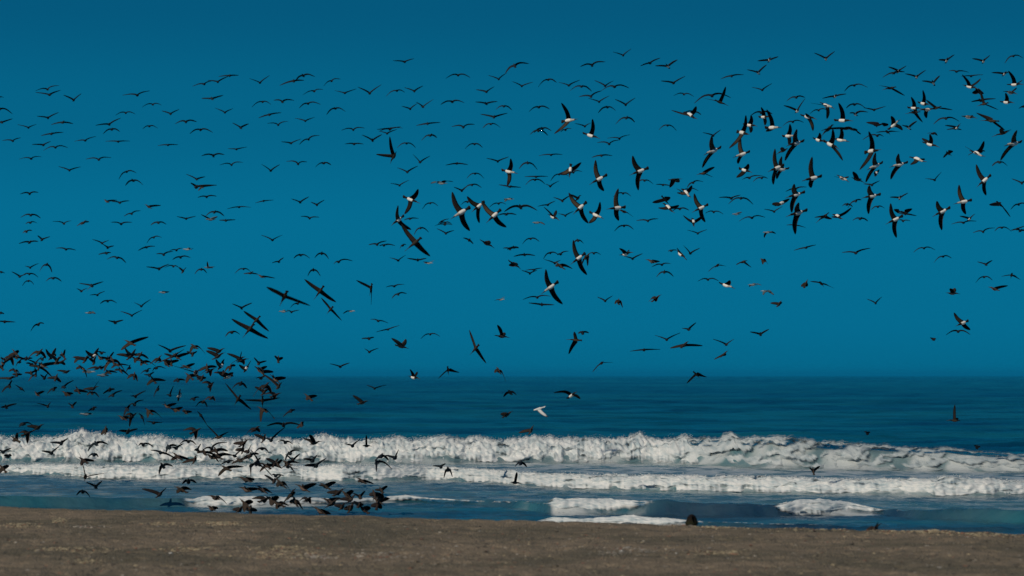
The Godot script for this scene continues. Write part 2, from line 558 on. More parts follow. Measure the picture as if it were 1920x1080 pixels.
func build_birds():
	var all := []
	for t in TILES:
		var o: Vector2 = Vector2(t.o[0], t.o[1])
		for b in t.b:
			var e := {}
			e.c = o + Vector2(b[0], b[1]) / t.s
			e.l = o + Vector2(b[2], b[3]) / t.s
			e.r = o + Vector2(b[4], b[5]) / t.s
			e.k = int(b[6]) if b.size() > 6 else -1
			e.h = (o + Vector2(b[7], b[8]) / t.s) if b.size() > 8 else null
			e.cap = t.d
			if e.k == 3 and e.h == null and e.c.y > 640.0:
				# half-folded, blurred wings read a little longer than their sharp core
				e.l = e.c + (e.l - e.c) * 1.25
				e.r = e.c + (e.r - e.c) * 1.25
			all.append(e)
	for e in all:
		var near := 1e9
		for q in all:
			if q != e and q.c.distance_to(e.c) < near:
				near = q.c.distance_to(e.c)
				e.by = q
		e.near = near
		e.w = wing_state(e.c, e.l, e.r)
	var wings = ["one wing edge-on", "wings swept up together", "wings down mid-stroke", "wings in a steep V", "wings in a shallow V", "wings arched sharply down", "drooping bowed wings", "banked nearly upright", "banked on a slant", "wings gently tilted", "level outstretched wings"]
	var short = ["edge-on", "wings-up", "wings-down", "V-winged", "V-winged", "arch-winged", "bow-winged", "upright-banked", "slant-banked", "tilted", "level-winged"]
	var plain = {-1: "seabird", 4: "pale seabird", 0: "dark pelican", 1: "white-bellied pelican", 2: "gull", 3: "brown pelican"}
	var what = {-1: ["slim dark seabird", "seabird", "seabird", "slim dark seabirds of the flock"], 4: ["white-bodied seabird", "seabird", "seabird", "white-bodied slim seabirds of the flock"],
		0: ["dark pelican", "pelican", "pelican", "dark pelicans of the flock"], 1: ["white-bellied pelican", "pelican", "pelican", "white-bellied pelicans of the flock"],
		2: ["pale gull", "gull", "gull", "pale gulls among the flock"], 3: ["brown pelican", "pelican", "pelican", "brown pelicans of the flock"]}
	# past 300 slim seabirds the smallest ones are one distant flock
	var slim := []
	for e in all:
		if e.k == -1 or e.k == 4: slim.append(maxf(e.l.distance_to(e.c), e.r.distance_to(e.c)))
	slim.sort()
	var least: float = slim[maxi(slim.size() - 300, 0)]
	var rest := SurfaceTool.new()
	rest.begin(Mesh.PRIMITIVE_TRIANGLES)
	for e in all:
		var mesh_at: Array = bird(e)
		if (e.k == -1 or e.k == 4) and maxf(e.l.distance_to(e.c), e.r.distance_to(e.c)) < least:
			rest.append_from(mesh_at[0], 0, Transform3D(Basis(), mesh_at[1]))
			continue
		var w = what[e.k]
		var o := put(w[1], mesh_at[0], m_bird, mesh_at[1])
		var y: float = e.c.y
		var where := "high in the sky" if y < 250.0 else ("midway up the sky" if y < 400.0 else "in the lower sky")
		if y > 955.0: where = "just above the sand"
		elif y > 900.0: where = "over shore water"
		elif y > 812.0: where = "against white breakers"
		elif y > HZ: where = "against open sea"
		elif y > 560.0: where = "near the horizon"
		var by := "apart from" if e.near > 30.0 else ("beside" if e.near > 15.0 else "overlapping")
		tag(o, "%s, %s, %s, %s %s %s" % [w[0], wings[e.w], where, by, short[e.by.w], plain[e.by.k]], w[2], w[3])
	var fl := put("distant_seabirds", rest.commit(), m_bird)
	tag(fl, "tiny dark seabirds scattered through the rest of the flock", "seabirds", "", "stuff")

func bird(e: Dictionary) -> Array:
	var gull: bool = e.k == 2
	var L := 0.66 if gull else 1.06
	var S := 0.62 if gull else 1.0
	var cl: Vector2 = e.l - e.c
	var cr: Vector2 = e.r - e.c
	var big := maxf(cl.length(), cr.length())
	var cap: float = e.cap
	if gull: cap *= 0.8
	var dist: float = minf(cap, L * FPX / maxf(big, 1.0))
	if e.c.y > HZ + 20.0:
		# low birds stay on this side of the water surface
		dist = minf(dist, 0.93 * EYE * FPX / (maxf(e.c.y, maxf(e.l.y, e.r.y)) + 8.0 - HZ))
	var ppm := FPX / dist
	var reach := big / ppm
	if reach > L:
		S *= reach / L
		L = reach
	var pos := at(e.c.x, e.c.y, dist)
	var look := (pos - Vector3(0, EYE, 0)).normalized()
	var right := look.cross(Vector3.UP).normalized()
	var up := right.cross(look).normalized()
	var back := -look
	# heading
	var F: Vector3
	var end_on: bool = e.h == null
	if end_on:
		var s := 1.0 if rng.randf() < 0.5 else -1.0
		F = (look * s + right * rng.randf_range(-0.22, 0.22) + up * rng.randf_range(-0.08, 0.26)).normalized()
		if e.k == 3: F = (look + right * rng.randf_range(-0.7, 0.7) + up * rng.randf_range(0.15, 0.5)).normalized()
		if e.k == 4: F = (-look + right * rng.randf_range(-0.4, 0.6) + up * rng.randf_range(0.25, 0.45)).normalized()
		if gull: F = (right * (1.0 if rng.randf() < 0.5 else -1.0) + look * rng.randf_range(-0.8, 0.3)).normalized()
	else:
		var hv: Vector2 = (e.h - e.c) / ppm
		var want := 0.74 * S
		var depth := sqrt(maxf(want * want - hv.length_squared(), 0.0))
		depth = minf(depth, (0.5 if e.k == 1 else 0.92) * want)
		F = (right * hv.x - up * hv.y + back * depth * (0.8 if e.k == 1 else -0.5)).normalized()
	# wings
	var W := []
	for q in [cl, cr]:
		var a: Vector2 = q / ppm
		var v := right * a.x - up * a.y
		var rest := sqrt(maxf(L * L - a.length_squared(), 0.0))
		if end_on:
			v += F * -minf(rest, (0.5 if e.k == 3 else 0.32) * L)
		else:
			var sg := 1.0 if W.is_empty() else -1.0
			v += back * minf(rest, 0.62 * L) * sg
		W.append(v)
	var across: Vector3 = (W[1].normalized() - W[0].normalized())
	if across.length() < 0.2: across = right
	var U := across.cross(F).normalized()
	if U.length() < 0.5: U = up
	if e.k == 1 and not end_on:
		if U.dot(back) > 0.0: U = -U
	elif U.y < 0.0: U = -U
	if e.k == 1 and not end_on and absf(U.dot(back)) < 0.25 and U.y < 0.0: U = -U
	var R := F.cross(U).normalized()
	# colours (linear)
	var v := rng.randf_range(0.8, 1.25)
	var dark := Color(0.020 * v, 0.016 * v, 0.013 * v)
	var bar := Color(0.026, 0.019, 0.014).lerp(Color(0.13, 0.09, 0.055), pow(rng.randf(), 3.0))
	var belly := Color(0.86, 0.83, 0.78)
	var neck := dark
	var bill := Color(0.05, 0.042, 0.035)
	if e.k == -1:
		dark = Color(0.018 * v, 0.023 * v, 0.028 * v)
		belly = Color(0.03, 0.034, 0.038)
		neck = dark
		bar = dark
	elif e.k == 0:
		belly = Color(0.05 * v, 0.036 * v, 0.026 * v)
		bar = Color(0.035 * v, 0.026 * v, 0.02 * v)
	elif e.k == 3:
		dark = Color(0.046 * v, 0.034 * v, 0.027 * v)
		belly = Color(0.12 * v, 0.088 * v, 0.072 * v)
		neck = Color(0.06, 0.045, 0.036)
	elif gull and not end_on:
		dark = Color(0.62, 0.63, 0.63)
		bar = Color(0.75, 0.75, 0.74)
		belly = Color(0.8, 0.8, 0.78)
		neck = belly
	elif gull:
		dark = Color(0.09, 0.12, 0.14)
		bar = Color(0.16, 0.20, 0.22)
		belly = Color(0.30, 0.36, 0.39)
		neck = belly
		bill = Color(0.3, 0.2, 0.06)
	elif e.k == 1 and rng.randf() < 0.35:
		neck = Color(0.5, 0.46, 0.4)
	var flat_bow := rng.randf_range(0.0, 0.15)
	var slimness: float = {-1: 0.82, 4: 0.82, 0: 0.66, 1: 0.92, 2: 0.9, 3: 0.76}[e.k]
	var broad: float = {-1: 1.05, 4: 0.95, 0: 1.0, 1: 0.95, 2: 0.9, 3: 0.92}[e.k]
	var st := SurfaceTool.new()
	st.begin(Mesh.PRIMITIVE_TRIANGLES)
	# body, tail to bill: position along F, half width, half height, lift, white below
	var sec = [[-0.60, 0.07, 0.006, 0.0, 0], [-0.55, 0.115, 0.010, 0.0, 0], [-0.45, 0.085, 0.022, 0.0, 0], [-0.37, 0.065, 0.042, 0.0, 0], [-0.25, 0.075, 0.068, -0.01, 0], [-0.20, 0.088, 0.085, -0.012, 1], [-0.12, 0.118, 0.122, -0.015, 1], [0.06, 0.115, 0.12, -0.015, 1], [0.15, 0.095, 0.098, 0.0, 1], [0.18, 0.085, 0.088, 0.01, 2], [0.28, 0.062, 0.064, 0.025, 2], [0.345, 0.058, 0.060, 0.04, 2], [0.405, 0.048, 0.052, 0.035, 2], [0.455, 0.026, 0.034, 0.022, 3], [0.58, 0.018, 0.022, 0.005, 3], [0.74, 0.006, 0.008, -0.01, 3]]
	if gull:
		for r in sec:
			if r[0] > 0.42: r[0] = 0.42 + (r[0] - 0.42) * 0.35
	if e.k == 0:
		for r in sec:
			if r[0] < -0.2: r[0] = -0.2 + (r[0] + 0.2) * 0.6
	var ns := 9
	var grid := []
	for r in sec:
		var row := []
		for i in ns:
			var a := TAU * i / ns + 0.2
			var n := R * cos(a) + U * sin(a)
			var p: Vector3 = (F * r[0] + (R * cos(a) * r[1] + U * (sin(a) * r[2] + r[3])) * slimness) * S
			var col := dark
			if r[4] == 1: col = belly if sin(a) < 0.25 else dark
			elif r[4] == 2: col = neck
			elif r[4] == 3: col = bill
			row.append([p, n, col])
		grid.append(row)
	for j in grid.size() - 1:
		for i in ns:
			quad(st, grid[j][i], grid[j][(i + 1) % ns], grid[j + 1][(i + 1) % ns], grid[j + 1][i])
	# wings: station, leading and trailing edge before and behind the wing line, thickness
	var ws = [[0.0, 0.15, 0.19, 0.030], [0.16, 0.13, 0.19, 0.028], [0.34, 0.11, 0.18, 0.024], [0.46, 0.11, 0.17, 0.022], [0.62, 0.10, 0.15, 0.016], [0.80, 0.075, 0.115, 0.011], [0.93, 0.04, 0.07, 0.008], [1.0, 0.006, 0.012, 0.004]]
	for wi in 2:
		var w: Vector3 = W[wi]
		var fold := 1.0
		var bow := 0.05
		if end_on:
			var lift := (-cl.y / maxf(cl.length(), 1.0) - cr.y / maxf(cr.length(), 1.0)) * 0.5
			bow = 0.15 if lift < -0.12 else (0.03 if lift > 0.3 else flat_bow)
		if e.k == 1: bow = 0.02
		var bv: Vector3 = (up - w.normalized() * up.dot(w.normalized())).normalized() * bow * w.length() if end_on else U * bow * w.length()
		var sweep: Vector3 = F * ((0.07 if e.k == 0 else 0.11) if not end_on else 0.05) * w.length()
		var pts := []
		for s in ws:
			var t: float = s[0]
			var b := sin(PI * pow(t, 0.75))
			pts.append(w * t + bv * b + sweep * (sin(PI * pow(t, 0.8)) - 0.5 * t * t))
		var rows := []
		for j in ws.size():
			var tan: Vector3 = (pts[mini(j + 1, ws.size() - 1)] - pts[maxi(j - 1, 0)]).normalized()
			var ch := F - tan * F.dot(tan)
			if ch.length() < 0.15: ch = U.cross(tan)
			ch = ch.normalized()
			var nn := ch.cross(tan).normalized()
			if nn.dot(U) < 0.0: nn = -nn
			# camber of the inner wing: leading edge a little high
			ch = (ch + nn * 0.14).normalized()
			var s = ws[j]
			var lead: Vector3 = pts[j] + ch * s[1] * S * broad
			var trail: Vector3 = pts[j] - ch * s[2] * S * broad - nn * 0.015 * S
			var th: float = s[3] * S * (2.0 if e.k == -1 or e.k == 4 else 1.0)
			var q1: Vector3 = lead.lerp(trail, 0.32)
			var q2: Vector3 = lead.lerp(trail, 0.68)
			var tip := 1.0 - smoothstep(0.55, 0.8, float(s[0]))
			var under := dark.lerp(bar, (0.85 if j > 0 else 0.5) * tip)
			if gull: under = bar.lerp(Color(0.04, 0.04, 0.045), smoothstep(0.75, 0.95, float(s[0])))
			var upc := dark.lerp(Color(0.04, 0.04, 0.045), smoothstep(0.75, 0.95, float(s[0]))) if gull else dark
			rows.append([[lead, ch, upc], [q1 + nn * th, nn, upc], [q2 + nn * th * 0.6, nn, upc], [trail, -ch, upc], [q2 - nn * th * 0.5, -nn, under], [q1 - nn * th * 0.7, -nn, under]])
		for j in rows.size() - 1:
			for i in 6:
				quad(st, rows[j][i], rows[j][(i + 1) % 6], rows[j + 1][(i + 1) % 6], rows[j + 1][i])
	return [st.commit(), pos]

func quad(st: SurfaceTool, a, b, c, d):
	for p in [a, b, c, a, c, d]:
		st.set_color(p[2])
		st.set_normal(p[1])
		st.add_vertex(p[0])

# ---------------------------------------------------------------- things on the sand
func sand_at(u: float, v: float) -> Vector3:
	var p := at(u, v, 100.0)
	var dir := p - Vector3(0, EYE, 0)
	return Vector3(0, EYE, 0) + dir * ((EYE - CREST) / -dir.y)

func build_shore_things():
	# shell and straw bits lying in drifts: columns, rows, number, tone (0 straw, 1 pale shell, 2 dark grit)
	var drifts = [[375, 455, 979, 987, 300, 0], [255, 340, 980, 986, 110, 0], [0, 75, 982, 989, 150, 0], [95, 130, 973, 980, 60, 0], [130, 205, 984, 988, 60, 1], [60, 205, 1027, 1037, 170, 0], [300, 420, 1028, 1036, 130, 0], [440, 620, 1024, 1050, 330, 0], [560, 630, 1040, 1048, 80, 1], [130, 190, 1049, 1057, 60, 0],
		[1695, 1785, 995, 1000, 260, 0], [1790, 1915, 1000, 1006, 160, 0], [1640, 1700, 996, 1001, 90, 0], [1285, 1400, 985, 990, 150, 0], [1400, 1640, 989, 996, 90, 0], [1285, 1400, 1032, 1040, 160, 0], [1090, 1260, 1026, 1042, 110, 1], [640, 800, 1034, 1046, 70, 1], [1240, 1290, 983, 987, 60, 1],
		[-100, 2020, 985, 1090, 650, 1], [-100, 2020, 975, 1090, 1500, 2], [-100, 2020, 1000, 1090, 350, 0]]
	var r := RandomNumberGenerator.new()
	r.seed = 77
	var chip := chip_mesh()
	var mm := MultiMesh.new()
	mm.transform_format = MultiMesh.TRANSFORM_3D
	mm.use_colors = true
	mm.mesh = chip
	var list := []
	var n1 := noise(21, 0.16, 3)
	var n2 := noise(22, 0.9, 3)
	var n3 := noise(23, 1.3, 2)
	for q in drifts:
		for i in int(q[4] * (1.3 if q[4] < 400 else 1.0)):
			var gx := r.randfn(0.5, 0.24) if q[4] < 400 else r.randf()
			var p := sand_at(lerpf(q[0], q[1], gx), lerpf(q[2], q[3], r.randf()))
			var d := -p.z
			if d > berm_edge(p.x) + 0.6: d = berm_edge(p.x) - r.randf() * 1.5
			p = Vector3(p.x, sand_h(p.x, d, n1, n2, n3) + 0.008, -d)
			var s := r.randf_range(0.014, 0.042)
			if r.randf() < 0.06: s *= 1.7
			if q[5] == 2: s *= 1.2
			var col := Color(0.46, 0.37, 0.23) * r.randf_range(0.6, 1.3)
			if q[5] == 1: col = Color(0.42, 0.37, 0.31) * r.randf_range(0.5, 1.3)
			if q[5] == 2: col = Color(0.075, 0.065, 0.052) * r.randf_range(0.6, 1.5)
			if r.randf() < 0.12: col = Color(0.28, 0.12, 0.07)
			list.append([Transform3D(Basis.from_euler(Vector3(r.randfn(0, 0.4), r.randf() * TAU, r.randfn(0, 0.4))).scaled(Vector3(s * r.randf_range(1.0, 2.2), s * 0.5, s)), p), col])
	mm.instance_count = list.size()
	for i in list.size():
		mm.set_instance_transform(i, list[i][0])
		mm.set_instance_color(i, list[i][1])
	var mi := MultiMeshInstance3D.new()
	mi.name = "beach_debris"
	mi.multimesh = mm
	mi.material_override = m_shell
	add_child(mi)
	tag(mi, "drifts of straw-coloured shell and weed bits on the sand", "debris", "", "stuff")
	# larger shells
	for q in [[320, 1040, 0.075, "white shell lying alone on the sand below the flying flock"], [1165, 1034, 0.07, "bright white shell on the bare middle of the beach"], [1268, 1037, 0.05, "small cream shell beside the bright white shell"]]:
		var p := sand_at(q[0], q[1])
		p.y = sand_h(p.x, -p.z, n1, n2, n3)
		var o := put("shell", shell_mesh(q[2]), m_shell, p)
		tag(o, q[3], "shell", "shells on the beach")
	# pelican resting on the berm
	var rp := sand_at(1297, 985)
	rp.y = sand_h(rp.x, -rp.z, n1, n2, n3) - 0.01
	var ro := put("pelican", resting_pelican(), m_bird, rp)
	ro.scale = Vector3(0.96, 0.78, 0.95)
	tag(ro, "dark pelican resting on the berm with bill tucked down, wings folded", "pelican", "pelicans on the sand")

func chip_mesh() -> ArrayMesh:
	var st := SurfaceTool.new()
	st.begin(Mesh.PRIMITIVE_TRIANGLES)
	var ring := []
	for i in 6:
		var a := TAU * i / 6
		ring.append(Vector3(cos(a) * (1.0 if i % 2 else 0.75), 0.0, sin(a) * (0.8 if i % 3 else 1.0)))
	for i in 6:
		for p in [ring[i], ring[(i + 1) % 6], Vector3(0.1, 0.9, 0.05)]:
			st.set_color(Color(1, 1, 1))
			st.add_vertex(p)
	st.generate_normals()
	return st.commit()

func shell_mesh(s: float) -> ArrayMesh:
	# ribbed fan-shaped shell, domed
	var st := SurfaceTool.new()
	st.begin(Mesh.PRIMITIVE_TRIANGLES)
	var rows := []
	for j in 6:
		var t := j / 5.0
		var row := []
		for i in 13:
			var a := lerpf(-1.2, 1.2, i / 12.0)
			var rad := t * s * (1.0 + (0.04 if i % 2 else -0.04))
			var p := Vector3(sin(a) * rad, s * 0.55 * sin(PI * (0.12 + 0.78 * t)) * cos(a * 0.9) + 0.004, cos(a) * rad - s * 0.5)
			row.append([p, Vector3(p.x, s * 0.5, p.z).normalized(), Color(0.74, 0.71, 0.66) * (1.0 if i % 2 else 0.86)])
		rows.append(row)
	for j in 5:
		for i in 12: quad(st, rows[j][i], rows[j][i + 1], rows[j + 1][i + 1], rows[j + 1][i])
	return st.commit()

func resting_pelican() -> ArrayMesh:
	var st := SurfaceTool.new()
	st.begin(Mesh.PRIMITIVE_TRIANGLES)
	# height, half width, half depth, shift towards the sea
	var sec = [[0.0, 0.09, 0.12, 0.05], [0.05, 0.18, 0.25, 0.06], [0.13, 0.225, 0.31, 0.06], [0.22, 0.22, 0.29, 0.03], [0.29, 0.18, 0.22, 0.0], [0.34, 0.175, 0.17, -0.02], [0.40, 0.155, 0.15, -0.03], [0.46, 0.125, 0.12, -0.04], [0.51, 0.08, 0.08, -0.03], [0.535, 0.025, 0.03, -0.03]]
	var rows := []
	for s in sec:
		var row := []
		for i in 16:
			var a := TAU * i / 16
			var p := Vector3(cos(a) * s[1], s[0], -s[3] + sin(a) * s[2])
			var c := Color(0.016, 0.014, 0.010)
			if s[0] > 0.1 and s[0] < 0.28 and sin(a) > 0.3: c = Color(0.026, 0.025, 0.014)
			if s[0] > 0.35: c = Color(0.014, 0.011, 0.009)
			row.append([p, Vector3(cos(a), 0.3 * (s[0] - 0.15) / 0.3, sin(a)).normalized(), c])
		rows.append(row)
	for j in rows.size() - 1:
		for i in 16: quad(st, rows[j][i], rows[j][(i + 1) % 16], rows[j + 1][(i + 1) % 16], rows[j + 1][i])
	# bill laid down on the breast
	rows = []
	for t in 5:
		var f := t / 4.0
		var c := Vector3(0.02, 0.43, 0.13).lerp(Vector3(0.05, 0.19, 0.30), f)
		var w := lerpf(0.045, 0.008, f)
		var row := []
		for i in 8:
			var a := TAU * i / 8
			row.append([c + Vector3(cos(a) * w, sin(a) * w * 0.5, sin(a) * w), Vector3(cos(a), sin(a) * 0.5, sin(a)).normalized(), Color(0.06, 0.05, 0.04)])
		rows.append(row)
	for j in 4:
		for i in 8: quad(st, rows[j][i], rows[j][(i + 1) % 8], rows[j + 1][(i + 1) % 8], rows[j + 1][i])
	# folded wing tips and tail towards the sea
	rows = []
	for t in 4:
		var f := t / 3.0
		var c := Vector3(0, 0.2, -0.25).lerp(Vector3(0, 0.10, -0.52), f)
		var row := []
		for i in 8:
			var a := TAU * i / 8
			row.append([c + Vector3(cos(a) * lerpf(0.13, 0.05, f), sin(a) * lerpf(0.06, 0.01, f), 0), Vector3(cos(a), sin(a), 0), Color(0.025, 0.02, 0.016)])
		rows.append(row)
	for j in 3:
		for i in 8: quad(st, rows[j][i], rows[j][(i + 1) % 8], rows[j + 1][(i + 1) % 8], rows[j + 1][i])
	return st.commit()

